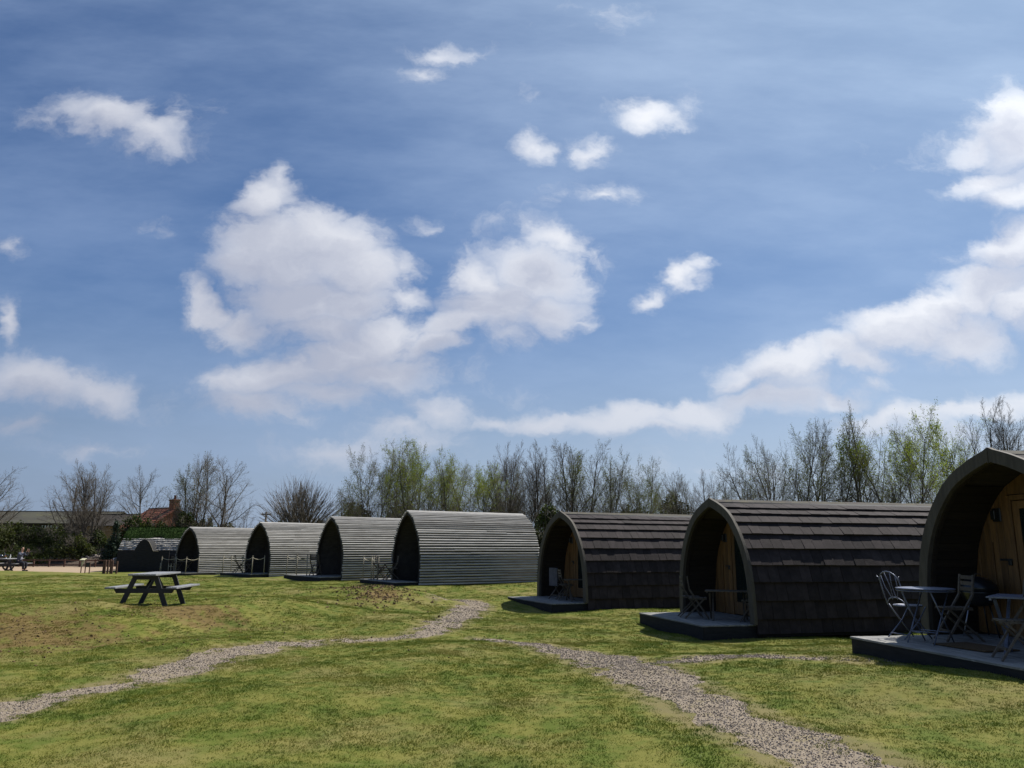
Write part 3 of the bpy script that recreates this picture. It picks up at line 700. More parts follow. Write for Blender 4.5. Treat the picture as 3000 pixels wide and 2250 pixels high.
# ------------------------------------------------------------------ timber pods
DARK = [(1.62, -.25), (1.635, 0), (1.62, .35), (1.60, .65), (1.55, 1.0), (1.46, 1.32), (1.32, 1.63), (1.10, 1.95), (.80, 2.25), (.42, 2.45), (0, 2.60)]
GREY = [(1.19, -.12), (1.22, 0), (1.245, .4), (1.25, .85), (1.20, 1.15), (1.10, 1.45), (.96, 1.73), (.79, 1.98), (.56, 2.24), (.28, 2.44), (0, 2.555)]
def smooth_profile(P, step):
    """half outline (half width, height) from the ground to the ridge, evenly spaced along its length"""
    P = np.array(P, float); res = []
    for i in range(len(P)-1):
        p0 = P[i-1] if i else 2*P[0]-P[1]; p1 = P[i]; p2 = P[i+1]; p3 = P[i+2] if i+2 < len(P) else 2*P[-1]-P[-2]
        for k in range(12):
            t = k/12; res.append(0.5*((2*p1)+(-p0+p2)*t+(2*p0-5*p1+4*p2-p3)*t*t+(-p0+3*p1-3*p2+p3)*t**3))
    res.append(P[-1]); res = np.array(res)
    d = np.r_[0, np.cumsum(np.hypot(*np.diff(res, axis=0).T))]
    n = int(round(d[-1]/step)); t = np.linspace(0, d[-1], n+1)
    return np.column_stack([np.interp(t, d, res[:, 0]), np.interp(t, d, res[:, 1])])
def offset(P, o):
    d = np.gradient(P, axis=0); d /= np.hypot(d[:, 0], d[:, 1])[:, None]
    nrm = np.column_stack([d[:, 1], -d[:, 0]])           # outwards
    Q = P + nrm*o; Q[-1] = (0, P[-1][1] + o*1.25); Q[:, 0] = np.maximum(Q[:, 0], 0); return Q
def full(P):
    """left foot, over the ridge, to the right foot as (y, z)"""
    return [(a, b) for a, b in P] + [(-a, b) for a, b in P[::-1][1:]]
def half_at(P, z):
    k = P[:, 1].argmax(); return float(np.interp(z, P[:k+1, 1], P[:k+1, 0]))

def surface_piece(x0, x1, a, b, side, n0, n1, nin, mid=None):
    """one board or shingle lying on the shell between outline points a (lower) and b (upper), proud by n0 at its foot and n1 at its head"""
    a, b = np.array(a), np.array(b); t = (b-a)/np.hypot(*(b-a)); nr = np.array([t[1], -t[0]])
    sec = [a+nr*nin, a+nr*n0] + ([a*(1-mid[0])+b*mid[0]+nr*mid[1]] if mid else []) + [b+nr*n1, b+nr*nin]
    return [(side*p[0], p[1]) for p in sec], x0, x1
def make_grey_pod(name, loc, yaw, L, label, seed, door_label=None):
    rnd = random.Random(seed)
    root = empty(name, loc, yaw, label, 'camping pod', 'silvery grey barrel pods in the left half of the row')
    P = smooth_profile(GREY, .062)
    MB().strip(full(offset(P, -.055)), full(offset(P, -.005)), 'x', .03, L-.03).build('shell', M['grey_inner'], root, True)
    B = smooth_profile(GREY, .101)
    for side in (-1, 1):
        for i in range(len(B)-1):
            sec, x0, x1 = surface_piece(-.02+rnd.uniform(-.012, .03), L+rnd.uniform(-.03, .03), B[i], B[i]*.36+B[i+1]*.64, side, .034+rnd.uniform(-.004, .005), .020, -.012, (.45, .046+rnd.uniform(-.003, .005)))
            cuts = [x0] + ([rnd.uniform(.25, .75)*L] if rnd.random() < .4 else []) + [x1]
            for c0_, c1_ in zip(cuts, cuts[1:]):
                o = MB().prism(sec, 'x', c0_, c1_-.004).build('board', M['grey_board'], root)
                o.location.z = rnd.uniform(-.006, .006); o.rotation_euler = (0, rnd.uniform(-.0012, .0012), 0)
    MB().prism([(-.09, 2.548), (0, 2.60), (.09, 2.548), (.09, 2.53), (-.09, 2.53)], 'x', -.02, L).build('ridge_board', M['grey_board'], root)
    # thin frame round the mouth
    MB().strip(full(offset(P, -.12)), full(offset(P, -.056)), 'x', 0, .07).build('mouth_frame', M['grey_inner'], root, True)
    inner = offset(P, -.06)
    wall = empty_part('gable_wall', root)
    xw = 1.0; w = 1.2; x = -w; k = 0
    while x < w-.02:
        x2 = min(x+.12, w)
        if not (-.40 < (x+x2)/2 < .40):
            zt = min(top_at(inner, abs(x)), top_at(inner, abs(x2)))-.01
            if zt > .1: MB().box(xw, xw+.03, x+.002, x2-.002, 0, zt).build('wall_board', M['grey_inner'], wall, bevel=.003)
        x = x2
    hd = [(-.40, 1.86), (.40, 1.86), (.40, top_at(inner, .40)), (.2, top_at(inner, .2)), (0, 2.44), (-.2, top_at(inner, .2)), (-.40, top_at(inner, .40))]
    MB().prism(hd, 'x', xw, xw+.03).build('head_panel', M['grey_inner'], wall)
    dr = MB().box(xw-.01, xw+.03, -.385, .385, .03, 1.84).build('door', M['lining'], root, bevel=.005)
    MB().box(xw-.06, xw-.011, .26, .30, .95, 1.10).build('handle', M['steel'], dr, bevel=.005)
    MB().box(xw-.016, xw-.0101, -.2, .2, 1.0, 1.6).build('pane', M['glass'], dr)
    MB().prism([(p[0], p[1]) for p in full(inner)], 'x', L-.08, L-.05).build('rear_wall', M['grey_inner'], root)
    MB().box(-.02, L-.05, -1.12, 1.12, -.10, .0).build('floor', M['fascia'], root)
    return root
def empty_part(name, parent):
    o = bpy.data.objects.new(name, None); COL.objects.link(o); o.parent = parent; o.empty_display_size = .1; return o
def top_at(P, y):
    """height of the outline over half width y"""
    k = len(P)
    for i in range(k-1, 0, -1):
        if P[i][0] <= y <= P[i-1][0]:
            t = (y-P[i][0])/(P[i-1][0]-P[i][0]+1e-9); return P[i][1]+(P[i-1][1]-P[i][1])*t
    return 0.0
SHINGLE_ME = {}
def make_dark_pod(name, loc, yaw, L, label, seed):
    rnd = random.Random(seed)
    root = empty(name, loc, yaw, label, 'camping pod', 'brown shingled barrel pods in the right half of the row')
    P = smooth_profile(DARK, .08)
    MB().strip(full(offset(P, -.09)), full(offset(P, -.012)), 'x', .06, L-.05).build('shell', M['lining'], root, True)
    MB().strip(full(offset(P, -.012)), full(offset(P, -.002)), 'x', .06, L-.05).build('underfelt', M['felt'], root, True)
    # shingle courses: measured heights of their lower edges
    edges = [-.19, .10, .46, .82, 1.16, 1.50, 1.80, 2.05, 2.24, 2.375, 2.49]
    def pt(z):
        return np.array([half_at(P, z), z])
    far = MB()
    nper = int((L-.08)/.243); wS = (L-.08)/nper
    for side in (-1, 1):
        for j in range(len(edges)-1):
            a, b = pt(edges[j]), pt(min(2.56, edges[j+1]+.035))
            wav = [rnd.uniform(-.006, .006) for _ in range(6)]
            for i in range(nper + (1 if j % 2 else 0)):
                off = 0 if j % 2 == 0 else -wS/2
                x0 = .03 + i*wS + off; x1 = x0 + wS - .007
                x0 = max(x0, .03); x1 = min(x1, L-.05)
                if x1-x0 < .03: continue
                dz = wav[int(i/nper*5) % 6] + rnd.uniform(-.004, .004)
                aa = a + (b-a)/np.hypot(*(b-a))*dz
                sec, _, _ = surface_piece(0, 1, aa, b, side, .052+rnd.uniform(-.006, .008), .004, -.002)
                if side == -1:
                    MB().prism(sec, 'x', x0, x1).build('shingle', M['shingle'], root)
                else: far.prism(sec, 'x', x0, x1)
    tag(far.build('shingle', M['shingle'], root), kind='stuff')
    # ridge cap: overlapping folded pieces
    n = int(L/.5)
    for i in range(n):
        x0, x1 = .02+i*(L-.06)/n, .02+(i+1)*(L-.06)/n+.03
        h = .010+.003*(i % 2)
        sec = [(-.16, 2.492+h), (-.155, 2.52+h), (0, 2.612+h), (.155, 2.52+h), (.16, 2.492+h), (0, 2.585+h)]
        MB().prism(sec, 'x', x0, x1).build('ridge_cap', M['ridge'], root)
    # the pair of curved boards that meet at the point of the gable
    o1, i1 = offset(P, .045), offset(P, -.135)
    k = P[:, 1] > -.02
    for s in (1, -1):
        A = [(s*max(p[0], .004), p[1]) for p in i1[k]]; B = [(s*max(p[0], .004), p[1]) for p in o1[k]]
        MB().strip(A, B, 'x', -.045, .03).build('arch_board', M['arch'], root, bevel=.004)
    # ribs behind it
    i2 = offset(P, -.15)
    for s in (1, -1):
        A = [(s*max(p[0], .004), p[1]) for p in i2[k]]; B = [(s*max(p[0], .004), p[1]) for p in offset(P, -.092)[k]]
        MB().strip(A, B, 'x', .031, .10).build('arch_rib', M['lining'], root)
    # lining boards seen on the inside of the porch
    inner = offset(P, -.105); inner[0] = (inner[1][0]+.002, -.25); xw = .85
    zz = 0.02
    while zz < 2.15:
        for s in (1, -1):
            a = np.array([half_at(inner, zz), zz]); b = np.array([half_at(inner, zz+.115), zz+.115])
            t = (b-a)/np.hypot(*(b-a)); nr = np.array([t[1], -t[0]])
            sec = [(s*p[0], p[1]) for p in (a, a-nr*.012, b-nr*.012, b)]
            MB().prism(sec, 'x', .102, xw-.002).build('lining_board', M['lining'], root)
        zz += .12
    # boarded end wall with a door frame and a glazed door
    wall = empty_part('gable_wall', root)
    edge = .70; x = -1.56
    while x < 1.54:
        x2 = x+.13
        if x2 <= -.30+1e-6 or x >= edge-1e-6 or (x < -.30 and x2 > -.30):
            xx2 = min(x2, -.30) if x < -.30 else x2
            za, zb = top_at(inner, abs(x))-.006, top_at(inner, abs(xx2))-.006
            if max(za, zb) > .15: MB().prism([(x+.0025, 0), (xx2-.0025, 0), (xx2-.0025, max(zb, .05)), (x+.0025, max(za, .05))], 'x', xw, xw+.03).build('wall_board', M['pine'], wall, bevel=.004)
        x = x2
        if -.30 <= x < edge: x = edge
    hp = [(-.298, 2.05), (.698, 2.05), (.698, top_at(inner, .70)-.01), (.4, top_at(inner, .4)-.01), (.15, 2.42), (0, 2.47), (-.15, 2.42), (-.298, top_at(inner, .3)-.01)]
    MB().prism(hp, 'x', xw, xw+.03).build('head_panel', M['pine'], wall)
    fr = MB().box(xw-.03, xw+.03, .62, .697, 0, 2.04).box(xw-.03, xw+.03, -.297, -.22, 0, 2.04).box(xw-.03, xw+.03, -.2199, .6199, 1.965, 2.04).build('door_frame', M['pine'], root, bevel=.005)
    d = MB().box(xw-.012, xw+.028, .50, .612, .02, 1.955).box(xw-.012, xw+.028, -.212, -.10, .02, 1.955).box(xw-.012, xw+.028, -.0999, .4999, 1.84, 1.955).box(xw-.012, xw+.028, -.0999, .4999, .02, .30).build('door', M['pine'], root, bevel=.004)
    MB().box(xw+.002, xw+.012, -.0998, .4998, .301, 1.839).build('pane', M['glass'], d)
    MB().tube([(xw-.055, -.16, 1.0), (xw-.055, -.16, 1.28)], .011).tube([(xw-.055, -.16, 1.02), (xw-.012, -.16, 1.02)], .008).tube([(xw-.055, -.16, 1.26), (xw-.012, -.16, 1.26)], .008).build('handle', M['steel'], d, True)
    MB().box(xw-.028, xw-.001, 1.05, 1.075, 0, 1.36).build('cover_strip', M['pine'], wall, bevel=.003)
    hs = MB().box(xw-.012, xw-.001, .72, .95, 1.085, 1.115).build('hasp', M['black_metal'], root, bevel=.002)
    MB().box(xw-.045, xw-.013, .715, .775, 1.02, 1.10).build('padlock', M['black_metal'], hs, bevel=.006)
    MB().box(xw-.02, xw-.001, .84, 1.0, 1.66, 1.86).box(xw-.09, xw-.021, .88, .96, 1.69, 1.83).build('wall_lamp', M['black_metal'], root, bevel=.006)
    MB().prism([(p[0], p[1]) for p in full(offset(P, -.02))], 'x', L-.05, L-.02).build('rear_wall', M['pine'], root)
    MB().box(xw+.03, L-.06, -1.5, 1.5, -.12, -.01).build('floor', M['fascia'], root)
    for yy in (-1.1, 0, 1.1):
        MB().box(1.0, L-.3, yy-.05, yy+.05, -.42, -.121).build('bearer', M['fascia'], root)
    return root
def make_deck(loc, yaw, x0, x1, y0, y1, th, label, seed, plank=.145, group='timber decks in front of the pods'):
    """planks run across the pod mouth; local frame of the pod"""
    rnd = random.Random(seed)
    root = empty('deck', loc, yaw, label, 'deck', group)
    n = int(round((x1-x0)/plank)); w = (x1-x0)/n
    for i in range(n):
        a = x0+i*w
        o = MB().box(a+.003, a+w-.003, y0+rnd.uniform(-.004, .004), y1+rnd.uniform(-.004, .004), -.028, 0).build('plank', M['deck'], root, bevel=.003)
        o.location.z = rnd.uniform(-.0025, .0015) - .002
    MB().box(x0+.012, x0+.042, y0+.012, y1-.012, -th-.12, -.030).build('fascia', M['fascia'], root, bevel=.003)
    MB().box(x0+.043, x1, y0+.012, y0+.042, -th-.12, -.030).build('fascia', M['fascia'], root, bevel=.003)
    MB().box(x0+.043, x1, y1-.042, y1-.012, -th-.12, -.030).build('fascia', M['fascia'], root, bevel=.003)
    return root
PODS = {'P1': (-18.87, 46.81, -.072, .92), 'P2': (-13.019, 41.244, .089, .825), 'P3': (-7.994, 35.329, .191, .7), 'P4': (-3.967, 30.258, .263, .569),
        'PB': (1.528, 24.66, -.018, .399), 'PC': (4.584, 18.244, .023, .253), 'PD': (6.712, 10.972, .314, .199)}
def W(p, x, y, z=0.0):
    """local point of a pod to the world"""
    X, Y, Z, a = PODS[p]; return Vector((X + x*math.cos(a) - y*math.sin(a), Y + x*math.sin(a) + y*math.cos(a), Z+z))
def onpod(p, px, py, lx=None, ly=None, lz=None):
    X, Y, Z, a = PODS[p]; o = Vector((0, 0, EYE)) - Vector((X, Y, Z)); r = ray(px, py)
    rot = lambda v: Vector((v.x*math.cos(a)+v.y*math.sin(a), -v.x*math.sin(a)+v.y*math.cos(a), v.z))
    O, Q = rot(o), rot(r)
    t = (lx-O.x)/Q.x if lx is not None else (ly-O.y)/Q.y if ly is not None else (lz-O.z)/Q.z
    return O + Q*t
def pod_args(p): X, Y, Z, a = PODS[p]; return (X, Y, Z), a
make_grey_pod('barrel_pod', *pod_args('P1'), 5.2, 'furthest silvery grey barrel pod, next to the turf roofed hut', 1)
make_grey_pod('barrel_pod', *pod_args('P2'), 5.2, 'second silvery grey barrel pod from the left of the row, under the fan shaped willow', 2)
make_grey_pod('barrel_pod', *pod_args('P3'), 5.2, 'third silvery grey barrel pod from the left, partly hidden by the nearest grey one', 3)
make_grey_pod('barrel_pod', *pod_args('P4'), 5.27, 'nearest and fully visible grey barrel pod with a shaded lower side', 4)  # same timber all over; the lower side is dark only by real shade
make_dark_pod('shingled_pod', *pod_args('PB'), 5.9, 'furthest brown shingled pod, a grey white towel hanging in its mouth', 5)
make_dark_pod('shingled_pod', *pod_args('PC'), 6.15, 'middle brown shingled pod with its whole long side in view', 6)
make_dark_pod('shingled_pod', *pod_args('PD'), 6.15, 'nearest brown shingled pod cut off by the right edge, pine end wall in view', 7)
make_deck(*pod_args('PD'), -1.54, .84, -2.3, 1.30, .26, 'large grey deck carrying the blue metal bistro set at the right edge', 1)
make_deck(*pod_args('PC'), -1.17, .84, -1.60, 1.56, .33, 'deck at the mouth of the middle shingled pod, folding chairs on it', 2)
make_deck(*pod_args('PB'), -1.10, .84, -1.60, 1.62, .27, 'deck at the mouth of the furthest shingled pod', 3)
make_deck(*pod_args('P4'), -.95, .98, -1.12, 2.15, .15, 'roped deck beside the nearest grey barrel pod', 4)
make_deck((PODS['P3'][0], PODS['P3'][1], PODS['P3'][2]+.03), PODS['P3'][3], -.95, .98, -1.12, 2.5, .2, 'roped deck beside the third grey barrel pod', 5)
make_deck((PODS['P2'][0], PODS['P2'][1], PODS['P2'][2]+.02), PODS['P2'][3], -.95, .98, -1.12, 2.0, .2, 'roped deck beside the second grey barrel pod from the left', 6)
make_deck((PODS['P1'][0], PODS['P1'][1], PODS['P1'][2]+.02), PODS['P1'][3], -.95, .98, -1.5, 1.5, .2, 'roped deck beside the furthest grey barrel pod', 7)

# ------------------------------------------------------------------ furniture
def folding_chair(name, label, group, mat=None):
    mat = mat or M['teak']
    t = empty(name, label=label, cat='chair', group=group)
    for s in (-1, 1):
        y = s*.195
        MB().bar((.24, y, 0), (-.02, y, .40), .022, .042, (0, 1, 0)).bar((-.02, y, .40), (-.16, y, .62), .022, .042, (0, 1, 0)).bar((-.16, y, .62), (-.20, y, .90), .022, .042, (0, 1, 0)).build('leg', mat, t)
        y = s*.168
        MB().bar((-.27, y, 0), (.16, y, .43), .022, .036, (0, 1, 0)).build('leg', mat, t)
    b = MB()
    for k in range(5): b.box(-.17+k*.078, -.17+k*.078+.062, -.155, .155, .435, .453)
    b.bar((-.17, -.15, .425), (.21, -.15, .425), .02, .02).bar((-.17, .15, .425), (.21, .15, .425), .02, .02)
    b.build('seat', mat, t)
    for z, x in ((.70, -.178), (.78, -.189), (.86, -.199)):
        MB().box(x-.008, x+.008, -.183, .183, z-.026, z+.026).build('back_slat', mat, t)
    MB().bar((.17, -.18, .13), (.17, .18, .13), .022, .03).build('stretcher', mat, t)
    MB().bar((-.19, -.16, .11), (-.19, .16, .11), .022, .03).build('stretcher', mat, t)
    return t
def arc(cx, cz, r, a0, a1, n, y0=0, plane='yz', x=0.0, sz=1.0):
    return [(x, cx+r*math.cos(a0+(a1-a0)*k/n), cz+r*sz*math.sin(a0+(a1-a0)*k/n)) for k in range(n+1)]
def bistro_chair(label, group):
    t = empty('bistro_chair', label=label, cat='chair', group=group); m = M['iron']
    def lean(p): return (p[0]-.28*(p[2]-.45) if p[2] > .45 else p[0], p[1], p[2])
    fr = [lean((-.18, -.19, .45)), lean((-.18, -.205, .62)), lean((-.18, -.20, .78))] + [lean((-.18, -.20*math.cos(a), .78+.15*math.sin(a))) for a in np.linspace(0.15, PI-.15, 9)] + [lean((-.18, .20, .78)), lean((-.18, .205, .62)), lean((-.18, .19, .45))]
    MB().tube(fr, .009, 6).build('back_frame', m, t, True)
    for s in (-1, 1):
        MB().tube([lean((-.18, s*.20, .76)), lean((-.18, s*.21, .84)), lean((-.19, s*.235, .86))], .008, 5).build('finial', m, t, True)
        MB().tube([lean((-.18, s*.15, .87)), lean((-.18, s*.13, .70)), lean((-.18, s*.06, .56)), lean((-.18, s*.05, .53))], .006, 5).build('back_wire', m, t, True)
        MB().tube([lean((-.18, s*.06, .92)), lean((-.18, s*.02, .74)), lean((-.18, s*.03, .58)), lean((-.18, s*.12, .53))], .006, 5).build('back_wire', m, t, True)
    MB().tube([lean((-.18, -.185*math.cos(a), .455+.11*math.sin(a))) for a in np.linspace(0, PI, 9)], .008, 6).build('lower_hoop', m, t, True)
    b = MB().tube([(.19*math.cos(a), .19*math.sin(a), .45) for a in np.linspace(0, 2*PI, 19)], .011, 6)
    for k in range(7):
        y = -.15+k*.05; h = math.sqrt(.185**2-y*y); b.box(-h, h, y-.018, y+.018, .447, .453)
    b.build('seat', m, t, True)
    for s in (-1, 1):
        MB().tube([(-.17, s*.185, .46), (-.05, s*.185, .30), (.20, s*.185, 0)], .009, 6).build('leg', m, t, True)
        MB().tube([(.16, s*.165, .44), (.02, s*.165, .24), (-.24, s*.165, 0)], .009, 6).build('leg', m, t, True)
    MB().tube([(.14, -.185, .07), (.14, .185, .07)], .007, 5).build('stretcher', m, t, True)
    MB().tube([(-.19, -.165, .06), (-.19, .165, .06)], .007, 5).build('stretcher', m, t, True)
    return t
def round_table(name, label, r, h, mat, group=None, cat='table'):
    t = empty(name, label=label, cat=cat, group=group)
    MB().lathe([(r-.02, h-.012), (r, h-.008), (r, h+.004), (r-.03, h+.008), (.001, h+.010)], n=40).build('top', mat, t, True)
    MB().tube([((r-.01)*math.cos(a), (r-.01)*math.sin(a), h-.028) for a in np.linspace(0, 2*PI, 33)], .008, 5).build('rim', mat, t, True)
    w = r*.62
    for s in (-1, 1):
        MB().tube([(-w, s*w*.9, h-.03), (w*.95, s*w*.9, 0)], .010, 6).build('leg', mat, t, True)
        MB().tube([(w, s*w*.8, h-.03), (-w*.95, s*w*.8, 0)], .010, 6).build('leg', mat, t, True)
    MB().tube([(w*.55, -w*.9, .15), (w*.55, w*.9, .15)], .008, 5).build('stretcher', mat, t, True)
    MB().tube([(-w*.55, -w*.8, .15), (-w*.55, w*.8, .15)], .008, 5).build('stretcher', mat, t, True)
    return t
def slat_table(label, group, w=.62, d=.5, h=.66, mat=None):
    mat = mat or M['teak']
    t = empty('folding_table', label=label, cat='table', group=group)
    n = 7; b = MB()
    for k in range(n): b.box(-d/2+k*d/n, -d/2+(k+1)*d/n-.01, -w/2, w/2, h-.018, h)
    b.box(-d/2, d/2, -w/2+.03, -w/2+.055, h-.045, h-.019).box(-d/2, d/2, w/2-.055, w/2-.03, h-.045, h-.019)
    b.build('top', mat, t)
    for s in (-1, 1):
        MB().bar((-d*.42, s*w*.40, h-.04), (d*.45, s*w*.40, 0), .022, .036, (0, 1, 0)).build('leg', mat, t)
        MB().bar((d*.42, s*w*.34, h-.04), (-d*.45, s*w*.34, 0), .022, .036, (0, 1, 0)).build('leg', mat, t)
    return t
def put(o, p, x, y, rot, z=0.0):
    v = W(p, x, y, z); o.location = v; o.rotation_euler = (0, 0, PODS[p][3]+rot); return o
def put_copy(src, p, x, y, rot, label, z=0.0, scale=None):
    v = W(p, x, y, z); return copy_tree(src, v, PODS[p][3]+rot, label=label, scale=scale)
GCH = 'wooden folding chairs outside the pods'; GTB = 'wooden folding tables outside the pods'
put(bistro_chair('blue grey iron bistro chair with hooped back on the right hand deck', None), 'PD', -.78, .98, R(2))
put(round_table('bistro_table', 'round blue grey metal table beside the iron bistro chair', .375, .72, M['iron']), 'PD', -.93, .40, R(20))
ch0 = put(folding_chair('folding_chair', 'wooden folding chair on the nearest deck, between the round metal table and the barbecue', GCH), 'PD', -.30, .62, R(164))
put_copy(ch0, 'PD', -1.05, -1.22, R(152), 'wooden folding chair cut by the right edge of the photo, nearest to the camera')
put(slat_table('square folding table with a pale top at the right edge of the photo', GTB, .8, .8, .70, M['iron']), 'PD', -.62, -1.02, R(38))
dm = MB().box(-.28, .28, -.42, .42, .0, .016).build('doormat', M['mat'], bevel=.004); put(tag(dm, 'brown coir doormat lying on the planks of the nearest deck', 'doormat'), 'PD', -.72, -.16, R(4), .003)
bb = empty('barbecue', label='dark kettle barbecue with one pale leg, in the shade of the nearest porch', cat='barbecue')
MB().lathe([(.02, .42), (.14, .44), (.22, .52), (.255, .62), (.26, .64)], n=20).build('bowl', M['black_metal'], bb, True)
ld = MB().lathe([(.265, .645), (.25, .72), (.17, .81), (.05, .85), (.01, .853)], n=20).build('lid', M['black_metal'], bb, True)
MB().tube([(-.05, 0, .86), (-.04, 0, .89), (.04, 0, .89), (.05, 0, .86)], .008, 6).build('handle', M['teak'], ld, True)
for k in range(3):
    a = k*2*PI/3 + 2.7
    MB().tube([(.15*math.cos(a), .15*math.sin(a), .46), (.27*math.cos(a), .27*math.sin(a), 0)], .011, 6).build('leg', M['steel'] if k == 0 else M['black_metal'], bb, True)
put(bb, 'PD', .46, 1.0, 0)
# middle shingled pod
put_copy(ch0, 'PC', -.45, .30, R(-20), 'leftmost wooden folding chair in the mouth of the middle shingled pod')
put_copy(ch0, 'PC', -.52, -.16, R(-28), 'second folding chair from the left in the mouth of the middle shingled pod')
tb0 = put(slat_table('slatted wooden table between the chairs of the middle shingled pod', GTB, .95, .6, .62), 'PC', -.02, -.62, R(60))
put_copy(ch0, 'PC', .33, -1.02, R(140), 'wooden folding chair behind the table at the right side of the middle shingled pod')
# furthest shingled pod
put_copy(ch0, 'PB', .05, .25, R(12), 'wooden folding chair under a towel in the mouth of the furthest shingled pod')
put_copy(ch0, 'PB', -.02, -.35, R(-15), 'wooden folding chair with crossed legs beside the towel, in the furthest shingled pod')
put_copy(tb0, 'PB', .22, -.85, R(75), 'wooden table at the right side of the furthest shingled pod')
tw = MB()
tw.box(-.012, .0, -.20, .20, .42, .945).box(-.012, .040, -.20, .20, .9451, .957).box(.028, .040, -.20, .20, .55, .945)
tw = tw.build('towel', M['cloth'], bevel=.005); put(tag(tw, 'grey white towel hung over the chair back in the furthest shingled pod', 'towel'), 'PB', -.165, .20, R(12)); tw.location.z += -.035
# rope and post rails with their folding sets on the decks of the grey pods
def rope_rail(label, posts, sag=.10, h=.86, links=None, r=.022):
    base = posts[0]
    t = empty('rope_rail', base, 0, label, 'rope rail', 'rope and post rails on the pod decks')
    L_ = [Vector(p)-Vector(base) for p in posts]
    for p in L_: MB().tube([p, p+Vector((0, 0, h))], r, 7).tube([p+Vector((0, 0, h)), p+Vector((0, 0, h+.03))], r*1.25, 7).build('post', M['pale_wood'], t, True)
    for i, j in (links or [(k, k+1) for k in range(len(L_)-1)]):
        a, b = L_[i]+Vector((0, 0, h-.06)), L_[j]+Vector((0, 0, h-.06))
        pts = [a.lerp(b, k/8)-Vector((0, 0, sag*4*(k/8)*(1-k/8))) for k in range(9)]
        MB().tube(pts, .014, 5).build('rope', M['rope'], t, True)
    return t
def deckpt(p, px, py, lz): q = onpod(p, px, py, lz=lz); return W(p, q.x, q.y, lz)
rope_rail('rope and post rail left of the nearest grey pod, five pale posts', [W('P4', -.86, 2.02), W('P4', -.42, 2.05), W('P4', -.86, 1.2), W('P4', -.40, 1.62), W('P4', -.86, .62)], links=[(0, 1), (0, 2), (2, 4)])
rope_rail('rope and post rail left of the third grey pod from the left', [W('P3', -.86, 2.4, .03), W('P3', -.40, 2.4, .03), W('P3', -.86, 1.35, .03), W('P3', -.86, .35, .03)], links=[(0, 1), (0, 2), (2, 3)])
rope_rail('rope and post rail across the dark mouth of the second grey pod from the left', [W('P2', -.86, 1.9, .02), W('P2', -.40, 1.9, .02), W('P2', -.86, -.1, .02), W('P2', -.86, -1.05, .02), W('P2', -.2, -1.05, .02)], links=[(0, 1), (1, 2), (2, 3), (3, 4)])
rope_rail('rope and post rail in front of the furthest grey pod', [W('P1', -.86, 1.2, .02), W('P1', -.86, -.35, .02), W('P1', -.86, -1.4, .02), W('P1', -.1, -1.4, .02)])
put_copy(ch0, 'P4', -.25, 1.72, R(-30), 'wooden folding chair behind the posts, left of the nearest grey pod')
put_copy(tb0, 'P4', -.30, 1.25, R(10), 'small wooden table behind the rope left of the nearest grey pod')
put_copy(ch0, 'P4', -.35, .38, R(160), 'wooden folding chair leaning in the mouth of the nearest grey pod')
put_copy(ch0, 'P3', -.35, .55, R(40), 'pale wooden folding chair beside the knobbed post of the third grey pod', .03)
put_copy(ch0, 'P2', -.40, 1.15, R(-20), 'wooden folding chair left of the mouth of the second grey pod', .02)
put_copy(tb0, 'P2', -.35, .62, R(15), 'wooden table left of the mouth of the second grey pod', .02)
put_copy(ch0, 'P2', -.35, .12, R(150), 'wooden folding chair across the table from the first, at the second grey pod', .02)
put_copy(tb0, 'P1', -.35, -.3, R(15), 'dim wooden table in the mouth of the furthest grey pod', .02)
put_copy(ch0, 'P1', -.40, .5, R(-15), 'dim wooden folding chair left of the table at the furthest grey pod', .02)

# ------------------------------------------------------------------ picnic tables
def picnic_table(label):
    """long side along local y"""
    t = empty('picnic_table', label=label, cat='picnic table', group='dark timber picnic tables')
    for k in range(5):
        x = -.335+k*.1355
        MB().box(x, x+.127, -.92, .92, .700, .738).build('top_plank', M['picnic_top'], t, bevel=.004)
    for s in (-1, 1):
        for k in range(2):
            x = s*(.60+k*.135)
            MB().box(min(x, x+s*.125), max(x, x+s*.125), -.92, .92, .425, .462).build('seat_plank', M['picnic_top'], t, bevel=.004)
    for e in (-1, 1):
        y = e*.68
        for s in (-1, 1):
            MB().bar((s*.235, y-e*.025, .698), (s*.575, y-e*.025, -.05), .045, .115, (1, 0, .5)).build('leg', M['picnic'], t, bevel=.004)
        MB().prism([(-.74, .424), (.74, .424), (.67, .325), (-.67, .325)], 'y', y-.002, y+.042).build('seat_bearer', M['picnic'], t, bevel=.003)
        MB().prism([(-.33, .699), (.33, .699), (.27, .61), (-.27, .61)], 'y', y-.002, y+.042).build('top_bearer', M['picnic'], t, bevel=.003)
        MB().bar((0, e*.64, .375), (0, e*.12, .68), .06, .045).build('brace', M['picnic'], t, bevel=.003)
    MB().box(-.04, .04, -.5, .5, .66, .699).build('centre_batten', M['picnic'], t, bevel=.003)
    return t
pt1 = picnic_table('dark timber picnic table standing alone on the lawn at the left')
pt1.location = (-7.49, 17.0, gz(-7.49, 17.0)+.015); pt1.rotation_euler = (0, 0, R(4)); pt1.scale = (.82, .80, .93)
zt = -.10
pt2 = copy_tree(pt1, (-30.15, 48.4, zt), R(3), 'picnic table on the grit yard at the far left, with the seated person', scale=(1, 1, 1))
bo = MB().lathe([(.03, 0), (.032, .14), (.012, .2), (.012, .25)], n=8).build('bottle', M['white'], smooth=True); bo.location = (-30.1, 48.3, zt+.738); tag(bo, 'small pale bottle standing on the far picnic table', 'bottle')
